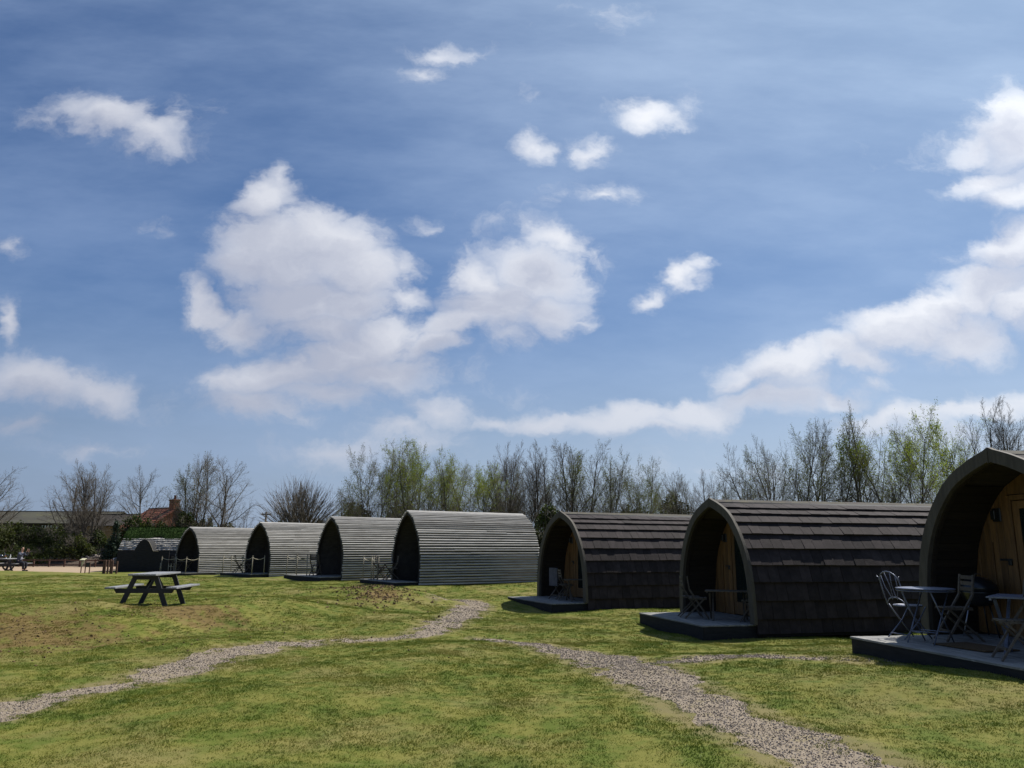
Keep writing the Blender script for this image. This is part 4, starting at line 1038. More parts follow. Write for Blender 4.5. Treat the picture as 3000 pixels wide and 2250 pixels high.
pc = MB().box(-.26, .26, -.2, .2, 0, .006).build('sunlit_top_patch', M['white']); pc.location = (-30.13, 48.2, zt+.740); tag(pc, 'thin white sheet added for the sunlit look of the far picnic table top', 'sunlit_top_patch')  # sunlight on the far tabletop, put in as a plain white sheet

# ------------------------------------------------------------------ person on the far bench
def skinned(name, mat, V, E, parent=None, sub=1):
    me = bpy.data.meshes.new(name); me.from_pydata([v[:3] for v in V], E, []); me.materials.append(mat)
    o = link(name, me, parent)
    sk = o.modifiers.new('skin', 'SKIN'); sk.use_smooth_shade = True
    o.modifiers.new('sub', 'SUBSURF').levels = sub; o.modifiers['sub'].render_levels = sub
    for i, v in enumerate(V):
        r = v[3]; o.data.skin_vertices[0].data[i].radius = r if isinstance(r, tuple) else (r, r)
        o.data.skin_vertices[0].data[i].use_root = (i == 0)
    return o
def make_person(loc, rz):
    V = [(0,0,.50,(.15,.12)), (.01,0,.66,(.13,.11)), (.04,0,.85,(.145,.11)), (.07,0,1.02,(.15,.10)), (.10,0,1.12,.055), (.12,0,1.18,.052), (.135,0,1.25,(.07,.085)), (.14,0,1.345,(.072,.092)), (.135,0,1.40,(.045,.06))]
    Ed = [(0,1),(1,2),(2,3),(3,4),(4,5),(5,6),(6,7),(7,8)]
    def chain(start, pts):
        prev = start
        for p in pts: V.append(p); Ed.append((prev, len(V)-1)); prev = len(V)-1
        return prev
    for s in (-1, 1):
        chain(0, [(.08,s*.10,.50,.085), (.42,s*.11,.50,.062), (.41,s*.11,.28,.05), (.38,s*.11,.09,.038), (.47,s*.11,.04,.036), (.57,s*.12,.03,.028)])
        w = chain(3, [(.07,s*.17,1.05,.055), (.19,s*.22,.96,.044), (.31,s*.22,.93,.038), (.42,s*.13,1.06,.032), (.50,s*.07,1.18,.024), (.525,s*.055,1.225,(.030,.016))])
        for k, (dy, dz, ln) in enumerate(((-.022,.0,.062), (-.008,.005,.072), (.008,.005,.068), (.022,0,.052))):
            b = (.535, s*(.052)+dy, 1.25)
            chain(w, [(*b, .009), (.545, b[1], 1.25+ln*.55, .008), (.530-.012, b[1]-s*.008, 1.25+ln, .007)])
        chain(w, [(.515, s*.030, 1.235, .010), (.53, s*.012, 1.262, .008)])
    root = skinned('person', M['skin'], V, Ed)
    tag(root, 'seated person in a slate jacket raising a phone with both hands', 'person')
    J = [(0,0,.47,(.17,.145)), (.01,0,.66,(.155,.135)), (.04,0,.85,(.17,.135)), (.065,0,1.02,(.175,.125)), (.09,0,1.10,.085)]; Je = [(0,1),(1,2),(2,3),(3,4)]
    for s in (-1, 1):
        p = 3
        for q in [(.07,s*.17,1.04,.072), (.19,s*.22,.955,.060), (.31,s*.22,.93,.052), (.42,s*.13,1.06,.044), (.47,s*.095,1.13,.040)]:
            J.append(q); Je.append((p, len(J)-1)); p = len(J)-1
    skinned('jacket', M['jacket'], J, Je, root)
    Tt = [(0,0,.48,(.165,.13))]; Te = []
    for s in (-1, 1):
        p = 0
        for q in [(.09,s*.10,.50,.10), (.42,s*.11,.50,.075), (.41,s*.11,.28,.064), (.385,s*.11,.13,.058)]:
            Tt.append(q); Te.append((p, len(Tt)-1)); p = len(Tt)-1
    skinned('trousers', M['trousers'], Tt, Te, root)
    skinned('shirt_front', M['shirt'], [(.13,0,.62,(.10,.06)), (.165,0,.80,(.085,.05))], [(0,1)], root)
    skinned('hair', M['hair'], [(.10,0,1.24,(.065,.06)), (.105,0,1.33,(.083,.088)), (.125,0,1.41,(.068,.076))], [(0,1),(1,2)], root)
    for s in (-1, 1):
        MB().lathe([(.01, -.008), (.02, 0), (.01, .008)], n=8).build('ear', M['skin'], root, True, loc=(.135, s*.076, 1.31))
        skinned('shoe', M['black_metal'], [(.37,s*.11,.055,.05), (.47,s*.115,.045,.046), (.57,s*.12,.035,.036)], [(0,1),(1,2)], root)
    MB().add([(.222, -.012, 1.285), (.222, .012, 1.285), (.245, 0, 1.29), (.222, 0, 1.33)], [(0,1,2),(0,2,3),(1,3,2),(0,3,1)]).build('nose', M['skin'], root)
    for s in (-1, 1): MB().lathe([(.004, -.006), (.010, 0), (.004, .006)], n=8).build('eye', M['black_metal'], root, True, loc=(.216, s*.03, 1.335))
    MB().box(.214, .226, -.022, .022, 1.262, 1.268).build('mouth', M['rust_wood'], root)
    root.location = loc; root.rotation_euler = (0, 0, rz)
    ph = MB().box(.545, .556, -.04, .04, 1.21, 1.36).build('phone', M['black_metal'], bevel=.003); ph.location = loc; ph.rotation_euler = (0, 0, rz)
    tag(ph, 'dark phone held up before the seated person\'s face', 'phone')
make_person((-29.42, 48.1, zt+.0), R(-8))

# motorbike at the left edge
def motorbike(loc, rz):
    t = empty('motorbike', loc, rz, 'dark motorbike parked at the left edge beyond the lawn, amber light on its side', 'motorbike')
    for x in (-.68, .70):
        w = MB()
        ring = [(x+.29*math.cos(a), 0, .31+.29*math.sin(a)) for a in np.linspace(0, 2*PI, 21)]
        w.tube(ring, .045, 8); wo = w.build('wheel', M['rubber'], t, True)
        sp = MB().tube([(x, -.05, .31), (x, .05, .31)], .05, 8)
        for k in range(8):
            a = k*PI/4; sp.tube([(x, 0, .31), (x+.27*math.cos(a), 0, .31+.27*math.sin(a))], .006, 4)
        sp.build('spokes', M['steel'], wo, True)
    skinned('fuel_tank', M['car_paint'], [(-.02,0,.80,(.13,.11)), (.22,0,.86,(.16,.13)), (.42,0,.84,(.08,.08))], [(0,1),(1,2)], t)
    skinned('seat', M['rubber'], [(-.05,0,.80,(.12,.05)), (-.35,0,.80,(.13,.06)), (-.68,0,.88,(.09,.05))], [(0,1),(1,2)], t)
    MB().box(-.18, .22, -.13, .13, .28, .62).build('engine', M['black_metal'], t, bevel=.03)
    MB().tube([(.70, 0, .31), (.45, 0, .95)], .035, 8).build('fork', M['steel'], t, True)
    MB().tube([(.40, -.36, 1.04), (.45, -.12, 1.02), (.45, .12, 1.02), (.40, .36, 1.04)], .014, 6).build('handlebar', M['black_metal'], t, True)
    MB().lathe([(.02, -.05), (.09, -.02), (.10, .05), (.02, .06)], n=12).build('headlight', M['glass'], t, True, loc=(.56, 0, .90))
    MB().lathe([(.02, -.03), (.045, 0), (.02, .03)], n=8).build('indicator', M['orange'], t, True, loc=(.5, -.2, .86))
    MB().tube([(-.68, -.09, .31), (-.2, -.16, .30), (.1, -.16, .34)], .035, 8).build('exhaust', M['steel'], t, True)
    MB().box(-.98, -.42, -.10, .10, .60, .66).build('rear_mudguard', M['car_paint'], t, bevel=.02)
motorbike((-31.35, 48.9, zt), R(28))

# ------------------------------------------------------------------ fence, sign, posts, rubble and car in the yard
rf = empty('rail_fence', (0, 0, 0), 0, 'low brown rail fence running behind the pale grit yard', 'fence')
fx = [at(px, 1655, 57.5).x for px in (62, 105, 150, 195, 240, 285, 330, 372)]
fz = [gz(x, 57.5) for x in fx]
for x, z in zip(fx, fz): MB().box(x-.045, x+.045, 57.46, 57.54, z-.1, z+.52).build('post', M['rust_wood'], rf)
for i in range(len(fx)-1):
    for h in (.44, .12): MB().bar((fx[i], 57.44, fz[i]+h), (fx[i+1]-.01, 57.44, fz[i+1]+h), .03, .085).build('rail', M['rust_wood'], rf)
sg = empty('notice_board', (at(249, 1688, 45).x, 45, gz(at(249, 1688, 45).x, 45)), 0, 'small sloping cream notice board on three thin posts at the edge of the yard', 'sign')
for x in (-.13, .10, .34): MB().box(x-.022, x+.022, -.02, .02, -.05, .62 if x > .2 else .80).build('post', M['rust_wood'], sg)
MB().prism([(-.16, .72), (.12, .80), (.12, .835), (-.16, .755)], 'x', -.19, .07).build('panel', M['cream'], sg)
MB().box(.11, .33, -.012, .012, .36, .60).build('side_board', M['picnic'], sg)
MB().add([(-.12, -.03, .38), (0.02, -.03, .66), (-.13, -.03, .66), (-.12, -.01, .38), (0.02, -.01, .66), (-.13, -.01, .66)], [(0,1,2),(3,5,4),(0,3,4,1),(1,4,5,2),(2,5,3,0)]).build('leaflet', M['cream'], sg)
for k, (px, w, lb) in enumerate(((309, .05, 'leftmost thick dark post of the group by the yard, one of a close pair'), (313, .035, 'thin dark post right beside the thickest one by the yard'), (321, .04, 'dark post standing second in the group by the yard'), (329, .035, 'middle dark post of the group by the yard'), (334, .035, 'dark post close to the right of the middle one by the yard'), (347, .04, 'rightmost dark post of the group by the yard, next to the parked car'))):
    x = at(px, 1680, 45.6).x
    p = MB().box(-w, w, -w, w, -.1, .74 if k < 5 else .70).build('wooden_post', M['rust_wood'], bevel=.006); p.location = (x, 45.6, gz(x, 45.6)); tag(p, lb, 'post', 'dark wooden posts at the edge of the yard')
bx = np.linspace(at(55, 1650, 60).x, at(392, 1650, 60).x, 70); by = np.linspace(58.3, 63, 14); Ab, Bb = np.meshgrid(bx, by)
Zb = ground_z(Ab, Bb) + (.16+.50*np.clip((Ab-bx[0])/5, 0, 1))*np.sin(PI*np.clip((Bb-58.3)/4.7, 0, 1))*(.8+.3*hash_noise(Ab, Bb, 1.3, 3)+.25*hash_noise(Ab, Bb, .5, 4)) - .05
ii = np.arange(Ab.size).reshape(Ab.shape)
M['bank'] = surf('brown_earth_bank', (0.115, 0.082, 0.06), (0.075, 0.058, 0.042), 2.5, rough=0.98, bump=1.0, c3=(0.17, 0.135, 0.105), bdist=.06)
tag(link('earth_bank', np_mesh('earth_bank', np.stack([Ab, Bb, Zb], -1).reshape(-1, 3), np.stack([ii[:-1, :-1], ii[:-1, 1:], ii[1:, 1:], ii[1:, :-1]], -1).reshape(-1, 4), M['bank'], True)), kind='structure')
rr = random.Random(4); b = MB()
for k in range(620):
    t_ = rr.random(); px = 92+t_*290; x = at(px, 1650, 60.5).x; y = 60.5+rr.uniform(-.9, .9)
    z = gz(x, y)+(.12+.5*min(1, t_*2))*(1-abs(y-60.7)/3)+rr.random()*.22
    s = rr.uniform(.07, .17); q = Vector((x, y, z)); d = Vector((rr.uniform(-1, 1), rr.uniform(-1, 1), rr.uniform(-.6, .6))).normalized()
    b.bar(q-d*s*rr.uniform(.6, 1.3), q+d*s, s*1.3, s*rr.uniform(.7, 1.2), (rr.uniform(-.5, .5), .2, 1))
ro = empty('rubble_heap', label='long heap of pale broken stone beyond the yard fence', cat='rubble heap'); tag(b.build('stones', M['stone'], ro), kind='stuff')

def car(loc, rz):
    t = empty('parked_car', loc, rz, 'dark blue car parked behind the turf roofed hut, only its front showing', 'car')
    prof = [(-2.08, .32), (-2.12, .55), (-2.02, .74), (-1.35, .90), (-.95, .95), (-.28, 1.36), (.15, 1.45), (.95, 1.43), (1.55, 1.12), (2.0, 1.02), (2.1, .72), (2.08, .32)]
    low = prof[:5]+[(1.55, 1.0), (2.0, .98), (2.1, .72), (2.08, .32)]
    MB().prism([(x, z) for x, z in low], 'y', -.84, .84).build('body', M['car_paint'], t, bevel=.06)
    roof = [(-.98, .93), (-.28, 1.36), (.15, 1.45), (.95, 1.43), (1.55, 1.08)]
    MB().add([(x, s*(.74 if z < 1.2 else .60), z) for s in (-1, 1) for x, z in roof], [(0,1,2,3,4), (9,8,7,6,5)]+[(k, k+5, k+6, k+1) for k in range(4)]+[(0, 4, 9, 5)]).build('cabin', M['car_paint'], t)
    MB().add([(-.965, -.66, .965), (-.965, .66, .965), (-.31, .54, 1.365), (-.31, -.54, 1.365), (-.985, -.66, .972), (-.985, .66, .972), (-.33, .54, 1.372), (-.33, -.54, 1.372)], [(4,5,6,7),(0,3,2,1),(0,1,5,4),(1,2,6,5),(2,3,7,6),(3,0,4,7)]).build('windscreen', M['car_glass'], t)
    for s in (-1, 1):
        MB().add([(-.75, s*.745, 1.0), (.1, s*.745, 1.0), (.1, s*.645, 1.38), (-.25, s*.645, 1.34), (-.75, s*.76, 1.0), (.1, s*.76, 1.0), (.1, s*.66, 1.38), (-.25, s*.66, 1.34)], [(4,5,6,7),(0,3,2,1),(0,1,5,4),(1,2,6,5),(2,3,7,6),(3,0,4,7)]).build('side_window', M['car_glass'], t)
        MB().box(-2.13, -2.0, s*.62-.14, s*.62+.14, .60, .72).build('headlight', M['steel'], t, bevel=.02)
        MB().box(-.85, -.7, s*.86-.07, s*.86+.07, .95, 1.06).build('mirror', M['car_paint'], t, bevel=.02)
        for x in (-1.35, 1.35):
            w = MB().lathe([(.19, -.1), (.30, -.11), (.33, -.08), (.33, .08), (.30, .11), (.19, .1)], n=20)
            wo = w.build('wheel', M['rubber'], t, True); wo.location = (x, s*.77, .33); wo.rotation_euler = (PI/2, 0, 0)
            MB().lathe([(.05, -.112), (.18, -.108), (.18, .108), (.05, .112)], n=12).build('rim', M['steel'], wo, True)
    MB().box(-2.14, -2.1, -.24, .24, .42, .53).build('grille', M['rubber'], t)
car((at(352, 1650, 53.8).x+2.15, 53.8, -.12), R(4))

# ------------------------------------------------------------------ turf roofed hut
def turf_hut():
    HY = 50.0; x0 = at(383, 1650, HY).x; L = 5.0; g = -.12
    t = empty('turf_hut', (x0, HY, g), 0, 'low hut with a grass roof and pale shingles behind a dark hump shaped porch board', 'hut')
    Pf = smooth_profile([(1.55, 0), (1.6, .5), (1.55, 1.0), (1.35, 1.45), (1.02, 1.88), (.62, 2.25), (.25, 2.5), (0, 2.55)], .08)
    MB().prism([(a, b) for a, b in full(offset(Pf, -.06))], 'x', .02, L).build('shell', M['grey_inner'], t)
    zz = 0
    while zz < 1.24:
        y1, y2 = half_at(Pf, zz), half_at(Pf, zz+.14)
        MB().add([(0, -y1-.02, zz), (L, -y1-.02, zz), (L, -y2-.005, zz+.135), (0, -y2-.005, zz+.135), (0, -y1+.03, zz), (L, -y1+.03, zz), (L, -y2+.03, zz+.135), (0, -y2+.03, zz+.135)],
                 [(0,1,2,3),(4,7,6,5),(0,4,5,1),(1,5,6,2),(2,6,7,3),(3,7,4,0)]).build('wall_board', M['grey_inner'], t)
        zz += .145
    b = MB(); rn = random.Random(8)
    for side in (-1, 1):
        z = 1.27
        while z < 2.0:
            a_, b_ = np.array([half_at(Pf, z), z]), np.array([half_at(Pf, z+.12), z+.12]); x = 0.0
            while x < L:
                w = rn.uniform(.09, .17); sec, _, _ = surface_piece(0, 1, a_, b_, side, .055+rn.uniform(-.016, .02), .004, -.01)
                b.prism(sec, 'x', x, min(x+w-.008, L)); x += w
            z += .105
    tag(b.build('shingles', M['pale_shingle'], t), kind='stuff')
    # turf: a thick grassy saddle over the ridge, its lower edge sagging in waves
    nx_, ny_ = 90, 26; V = []; Fq = []
    for i in range(nx_+1):
        x = -.06+(L+.12)*i/nx_; sag = 1.95-.10*math.sin(x*2.1+.4)-.06*math.sin(x*5.3)
        hb = half_at(Pf, sag)
        for j in range(ny_+1):
            u = (j/ny_*2-1); y = u*hb; zc = top_at([tuple(p) for p in Pf], abs(y))
            edge = 1-abs(u)**10; th = .10*edge+.012*math.sin(31*x+7*j)+.012*math.sin(17*j+3*x)
            V.append((x, y*1.02, zc+max(.01, th)))
    for i in range(nx_):
        for j in range(ny_): a_ = i*(ny_+1)+j; Fq.append((a_, a_+1, a_+ny_+2, a_+ny_+1))
    tf = link('turf', np_mesh('turf', V, Fq, M['turf'], True), t)
    blades = MB(); rn = random.Random(2)
    for k in range(5200):
        i = rn.randrange(len(V)); p = V[i]
        if p[1] > .9: continue
        h = rn.uniform(.05, .12); dx, dy = rn.uniform(-.03, .03), rn.uniform(-.05, .02); q = (p[0]+rn.uniform(-.03, .03), p[1]+rn.uniform(-.03, .03), p[2]-.01)
        blades.v += [(q[0]-.012, q[1], q[2]), (q[0]+.012, q[1], q[2]), (q[0]+dx, q[1]+dy, q[2]+h)]; n = len(blades.v); blades.f.append((n-3, n-2, n-1))
    me = np_mesh('roof_grass', blades.v, blades.f, M['turf']); tag(link('roof_grass', me, tf), kind='stuff')
    # hump shaped porch board
    cx = 1.75; out = []
    for k in range(33):
        u = k/32*2-1; x = cx+u*1.55; z = .10+ (1.80)*math.exp(-(abs(u)/.50)**2.5) if abs(u) < 1 else 0
        z = max(z, 1.22-.0*abs(u)) if abs(u) > .5 else z; z = max(z, 1.22); out.append((x, z))
    outl = [(cx-1.55, 0)]+out+[(cx+1.55, 0)]
    MB().prism(outl, 'y', -1.95, -1.90).build('porch_board', M['fascia'], t)
    MB().prism([(cx-.80, 1.24)]+[p for p in out if abs(p[0]-cx) < .80]+[(cx+.80, 1.24)], 'y', -1.899, -1.2).build('porch_roof', M['fascia'], t)
    top = [p for p in out if p[0] >= cx+.1 and p[0] < cx+.9]
    MB().tube([(p[0], -1.97, p[1]+.012) for p in top], .018, 5).build('trim', M['pale_wood'], t, True)
    # rope posts that stand before it
    return x0, HY, g
hx0, hy0, hg = turf_hut()
rope_rail('short pale posts and rope before the dark wall of the turf hut', [Vector((at(px, 1660, 46.2).x, 46.2, gz(at(px, 1660, 46.2).x, 46.2))) for px in (476, 500, 507, 516)], links=[(1, 2), (2, 3)], h=.62)

# ------------------------------------------------------------------ buildings beyond
def gable_house(name, label, loc, rz, L, Wd, eave, ridge, wall, roof, chim=None, rows=0, over=.3):
    t = empty(name, loc, rz, label, 'building')
    MB().prism([(-Wd/2, -.5), (Wd/2, -.5), (Wd/2, eave), (0, ridge-.05), (-Wd/2, eave)], 'x', 0, L).build('wall', wall, t)
    rf_ = empty_part('roof', t)
    for s in (-1, 1):
        n = rows or 1
        e = np.array([Wd/2+over, eave-over*(ridge-eave)/(Wd/2)]); r_ = np.array([0, ridge])
        for k in range(n):
            a = e+(r_-e)*k/n; b = e+(r_-e)*(k+1)/n; nr = np.array([ridge-eave, Wd/2]); nr = nr/np.hypot(*nr)
            sec = [a, a+nr*.09, b+nr*.045, b]
            MB().prism([(s*p[0], p[1]) for p in sec], 'x', -over*.6, L+over*.6).build('tile_row' if rows else 'roof_sheet', roof, rf_)
    MB().tube([(-over*.6, 0, ridge+.05), (L+over*.6, 0, ridge+.05)], .1, 6).build('ridge_tiles', roof, rf_)
    if chim:
        c = MB().box(chim-.42, chim+.42, -.32, .32, ridge-.7, ridge+.75).box(chim-.47, chim+.47, -.37, .37, ridge+.7501, ridge+.86).build('chimney', M['brick'], t, bevel=.01)
        MB().lathe([(.12, 0), (.10, .35), (.12, .4)], c=(0, 0, ridge+.86), n=10).build('chimney_pot', M['tile'], c, True, loc=(chim, 0, 0))
    return t
yb = 86
x1 = at(268, 1545, yb).x; zr = at(100, 1507, yb).z; ze = at(100, 1547, yb).z
bn = gable_house('barn', 'long low barn with a mossy sheet roof behind the hedge at the far left', (x1-34, yb+7, 0), 0, 34, 14, ze, zr, M['barn_wall'], M['barn_roof'])
for k in range(6):
    xx = at(130+k*8.5, 1549, yb).x
    MB().box(xx-.07-(x1-34), xx+.07-(x1-34), -7.06, -7.01, ze-.55, ze-.2).build('skylight', M['pale_panel'], bn)
ap = at(524, 1499, 76); dv = Vector((.80, -.60, 0)); rzh = math.atan2(dv.y, dv.x)
hs_ = gable_house('brick_house', 'brick house with a red tiled roof and a chimney behind the bare trees', (ap.x-dv.x*5, ap.y-dv.y*5, 0), rzh, 5, 5.4, ap.z-1.75, ap.z, M['brick'], M['tile'], 4.4, 12)
for (y_, z_) in ((-1.2, 1.7), (1.1, 1.7)):
    f_ = MB().box(5.0, 5.05, y_-.5, y_+.5, z_-.6, z_+.6).build('window', M['white'], hs_); MB().box(5.051, 5.056, y_-.42, y_+.42, z_-.52, z_+.52).build('pane', M['glass'], f_)
    f_ = MB().box(2, 3.1, -2.75, -2.701, z_-.6, z_+.5).build('window', M['white'], hs_) if y_ > 0 else None
q2 = at(300, 1519, 82)
h2 = gable_house('farm_shed', 'small dark roofed shed with a tan wall between the barn and the conifer', (q2.x-1.6, 84, 0), R(-6), 7, 5, q2.z-1.1, q2.z, surf('tan_render', (0.30, 0.19, 0.10), (0.24, 0.15, 0.08), 2), M['barn_wall'])
pl = empty('utility_pole', (at(782, 1540, 74).x, 74, 0), 0, 'wooden utility pole with one short crossarm behind the second grey pod', 'utility pole')
zt_ = at(782, 1507, 74).z
MB().tube([(0, 0, -.3), (0, 0, zt_)], .13, 8, .09).build('pole', M['bark'], pl, True)
MB().box(-.42, .42, -.06, .06, zt_-.28, zt_-.16).build('crossarm', M['bark'], pl)
for x in (-.36, .36): MB().lathe([(.03, 0), (.05, .06), (.03, .12)], n=8).build('insulator', M['white'], pl, True, loc=(x, 0, zt_-.16))

# ------------------------------------------------------------------ trees
STY = {
 # stems, trunk share, spread of stems, limb angle, counts per level, length ratios, upward pull, wiggle
 'round':   dict(stems=1, first=.20, lean=3, ang=(52, 44, 40, 38), cnt=(16, 9, 8, 4), rat=(.66, .52, .50, .5), trop=(.02, .07, .06, .04), wig=(.05, .09, .13, .18), r=.017),
 'vase':    dict(stems=3, first=.08, lean=20, ang=(52, 44, 40, 38), cnt=(15, 10, 8, 4), rat=(.58, .50, .50, .5), trop=(.01, .05, .04, .03), wig=(.07, .10, .14, .18), r=.011),
 'upright': dict(stems=4, first=.10, lean=15, ang=(36, 36, 36, 38), cnt=(13, 10, 8, 3), rat=(.50, .50, .50, .5), trop=(.04, .09, .07, .06), wig=(.05, .09, .13, .16), r=.010),
 'slim':    dict(stems=2, first=.12, lean=8, ang=(48, 42, 40, 38), cnt=(22, 9, 7, 3), rat=(.36, .5, .5, .5), trop=(.0, .05, .04, .03), wig=(.06, .11, .15, .19), r=.010),
 'willow':  dict(stems=3, first=.06, lean=20, ang=(54, 46, 40, 38), cnt=(15, 10, 8, 4), rat=(.58, .5, .48, .5), trop=(.0, .04, .03, .02), wig=(.09, .13, .17, .2), r=.011),
 'shrub':   dict(stems=6, first=.06, lean=34, ang=(42, 40, 40, 38), cnt=(9, 8, 7, 3), rat=(.58, .55, .5, .5), trop=(.04, .07, .05, .04), wig=(.08, .12, .16, .2), r=.010),
}
NSEG = (8, 5, 3, 2, 1)
def grow(style, seed, H=10.0):
    P = STY[style]; rn = random.Random(seed); chains = [[] for _ in range(5)]
    def rot_about(d, ang, az):
        u = d.cross(Vector((0.31, 0.17, 1)) if abs(d.z) < .9 else Vector((1, 0, 0))).normalized(); v = d.cross(u)
        return (d*math.cos(ang)+(u*math.cos(az)+v*math.sin(az))*math.sin(ang)).normalized()
    def br(p, d, L, r, lev, az0):
        n = NSEG[lev]; pts = [p]; dirs = []
        w = P['wig'][min(lev, 3)]; tr = P['trop'][min(lev, 3)]
        for i in range(n):
            d = (d+Vector((rn.gauss(0, w), rn.gauss(0, w), rn.gauss(0, w)+tr))).normalized(); p = p+d*(L/n); pts.append(p); dirs.append(d)
        r1 = r*(.28 if lev == 0 else .4 if lev < 4 else .35)
        chains[lev].append((pts, r, r1))
        if lev == 4: return
        nc = P['cnt'][lev]; st = P['first']*1.4 if lev == 0 else .15
        for j in range(nc):
            t = st+(1-st)*(j+rn.random()*.9)/nc; t = min(t, .985); k = min(int(t*n), n-1); f = t*n-k
            q = pts[k].lerp(pts[k+1], f); rr_ = r+(r1-r)*t
            az0 += 2.4+rn.uniform(-.5, .5)
            a = R(P['ang'][lev])*rn.uniform(.7, 1.3)*(1.15-.45*t)
            L2 = L*P['rat'][lev]*rn.uniform(.75, 1.2)*((1.12-.75*t) if lev == 0 else (1.05-.55*t))
            br(q, rot_about(dirs[k], a, az0), L2, max(rr_*.52, .0048), lev+1, rn.uniform(0, 6.28))
    for s in range(P['stems']):
        a = R(P['lean'])*rn.uniform(.5, 1.3); az = s*2*PI/P['stems']+rn.uniform(-.5, .5)
        d = Vector((math.sin(a)*math.cos(az), math.sin(a)*math.sin(az), math.cos(a)))
        br(Vector((.12*math.cos(az), .12*math.sin(az), -.15))*(P['stems'] > 1) + Vector((0, 0, -.1)), d, H*rn.uniform(.84, 1.0)*.93, H*P['r']*rn.uniform(.85, 1.15), 0, rn.uniform(0, 6))
    return chains
def pollard(seed, H=5.0):
    rn = random.Random(seed); ch = [[] for _ in range(5)]
    tp = [Vector((0, 0, -.1)), Vector((.1, 0, .5)), Vector((.05, .05, 1.1)), Vector((0, 0, 1.5))]; ch[0].append((tp, .28, .24))
    for k in range(7):
        a = k*.9; d = Vector((math.cos(a)*.8, math.sin(a)*.8, .8)).normalized(); p0 = tp[3]+Vector((0, 0, -.15)); p1 = p0+d*.5; ch[1].append(([p0, p0+d*.25, p1], .15, .10))
        for j in range(44):
            el = R(rn.uniform(8, 88)); az = rn.uniform(0, 2*PI)
            dd = Vector((math.cos(el)*math.cos(az), math.cos(el)*math.sin(az), math.sin(el))); Ln = (H-1.9)*rn.uniform(.75, 1.05)*(.78+.22*math.sin(el))
            p = p1+Vector((rn.uniform(-.1, .1),)*3); pts = [p]
            for i in range(3): dd = (dd+Vector((rn.gauss(0, .05), rn.gauss(0, .05), .07))).normalized(); p = p+dd*Ln/3; pts.append(p)
            ch[3].append((pts, .018, .006))
            for m in range(7):
                t = rn.uniform(.35, .95); kk = min(int(t*3), 2); q = pts[kk].lerp(pts[kk+1], t*3-kk); d2 = (dd+Vector((rn.gauss(0, .3), rn.gauss(0, .3), rn.gauss(0, .2)))).normalized()
                ch[4].append(([q, q+d2*rn.uniform(.35, .8)], .007, .003))
    return ch
def tubes(chs, n):
    """many chains of one segment count to prism arrays"""
    groups = {}
    for c in chs: groups.setdefault(len(c[0]), []).append(c)
    VV, FF, base = [], [], 0
    for m, cs in groups.items():
        P = np.array([[tuple(p) for p in c[0]] for c in cs]); N = len(cs)
        r0 = np.array([c[1] for c in cs]); r1 = np.array([c[2] for c in cs])
        rad = r0[:, None]+(r1-r0)[:, None]*np.linspace(0, 1, m)[None]
        D = np.gradient(P, axis=1); D /= np.linalg.norm(D, axis=2, keepdims=True)+1e-9
        ref = np.where(np.abs(D[:, :1, 2:3]) < .9, np.array([0, 0, 1.0]), np.array([1.0, 0, 0]))
        U = np.cross(D, np.broadcast_to(ref, D.shape)); U /= np.linalg.norm(U, axis=2, keepdims=True)+1e-9; Vv = np.cross(D, U)
        a = np.arange(n)*2*PI/n
        ring = P[:, :, None]+rad[:, :, None, None]*(U[:, :, None]*np.cos(a)[None, None, :, None]+Vv[:, :, None]*np.sin(a)[None, None, :, None])
        VV.append(ring.reshape(-1, 3))
        idx = (np.arange(N*m*n)+base).reshape(N, m, n)
        A = idx[:, :-1]; B = np.roll(A, -1, axis=2); C_ = idx[:, 1:]; D_ = np.roll(C_, -1, axis=2)
        FF.append(np.stack([A, B, D_, C_], -1).reshape(-1, 4)); base += N*m*n
    return np.concatenate(VV), np.concatenate(FF)
def leaf_cards(pts, size, rng, sd=.12):
    n = len(pts); c = pts+rng.normal(0, sd, (n, 3))
    a = rng.normal(0, 1, (n, 3)); a /= np.linalg.norm(a, axis=1, keepdims=True); b = np.cross(a, rng.normal(0, 1, (n, 3))); b /= np.linalg.norm(b, axis=1, keepdims=True)
    s = size*rng.uniform(.6, 1.4, (n, 1)); V = np.stack([c-a*s, c-b*s*.55, c+a*s, c+b*s*.55], 1).reshape(-1, 3)
    return V, np.arange(4*n).reshape(n, 4)
PROTO = {}
def prototype(key, style, seed, leafmat=None, nleaf=0, lsize=.05, twig='twig', ivy=0):
    ch = pollard(seed) if style == 'pollard' else grow(style, seed)
    rng = np.random.RandomState(seed)
    parts = []
    V, F_ = tubes(ch[0]+ch[1], 6); parts.append(('trunk', np_mesh('trunk', V, F_, M['bark'], True)))
    V2, F2 = tubes(ch[2]+ch[3]+ch[4], 3); parts.append(('crown', np_mesh('crown', V2, F2, M[twig], True)))
    zmax = np.percentile(V2[:, 2], 99.7); hw = np.percentile(np.abs(V2[:, 0]), 93)
    if nleaf:
        tips = np.array([tuple(c[0][-1]) for c in ch[4]+ch[3]]); k = rng.randint(0, len(tips), nleaf)
        clump = np.sin(tips[:, 0]*1.3+seed)+np.sin(tips[:, 1]*1.1+2*seed)+np.sin(tips[:, 2]*1.2); pk = np.exp(clump*.7); pk /= pk.sum(); k = rng.choice(len(tips), nleaf, p=pk)
        LV, LF = leaf_cards(tips[k], lsize, rng); parts.append(('foliage', np_mesh('foliage', LV, LF, M[leafmat])))
    if ivy:
        base = np.array([tuple(c[0][i]) for c in ch[0] for i in range(0, 4)]); k = rng.randint(0, len(base), ivy)
        LV, LF = leaf_cards(base[k], .09, rng, .28); parts.append(('ivy', np_mesh('ivy', LV, LF, M['ivy'])))
    PROTO[key] = (parts, zmax, hw)
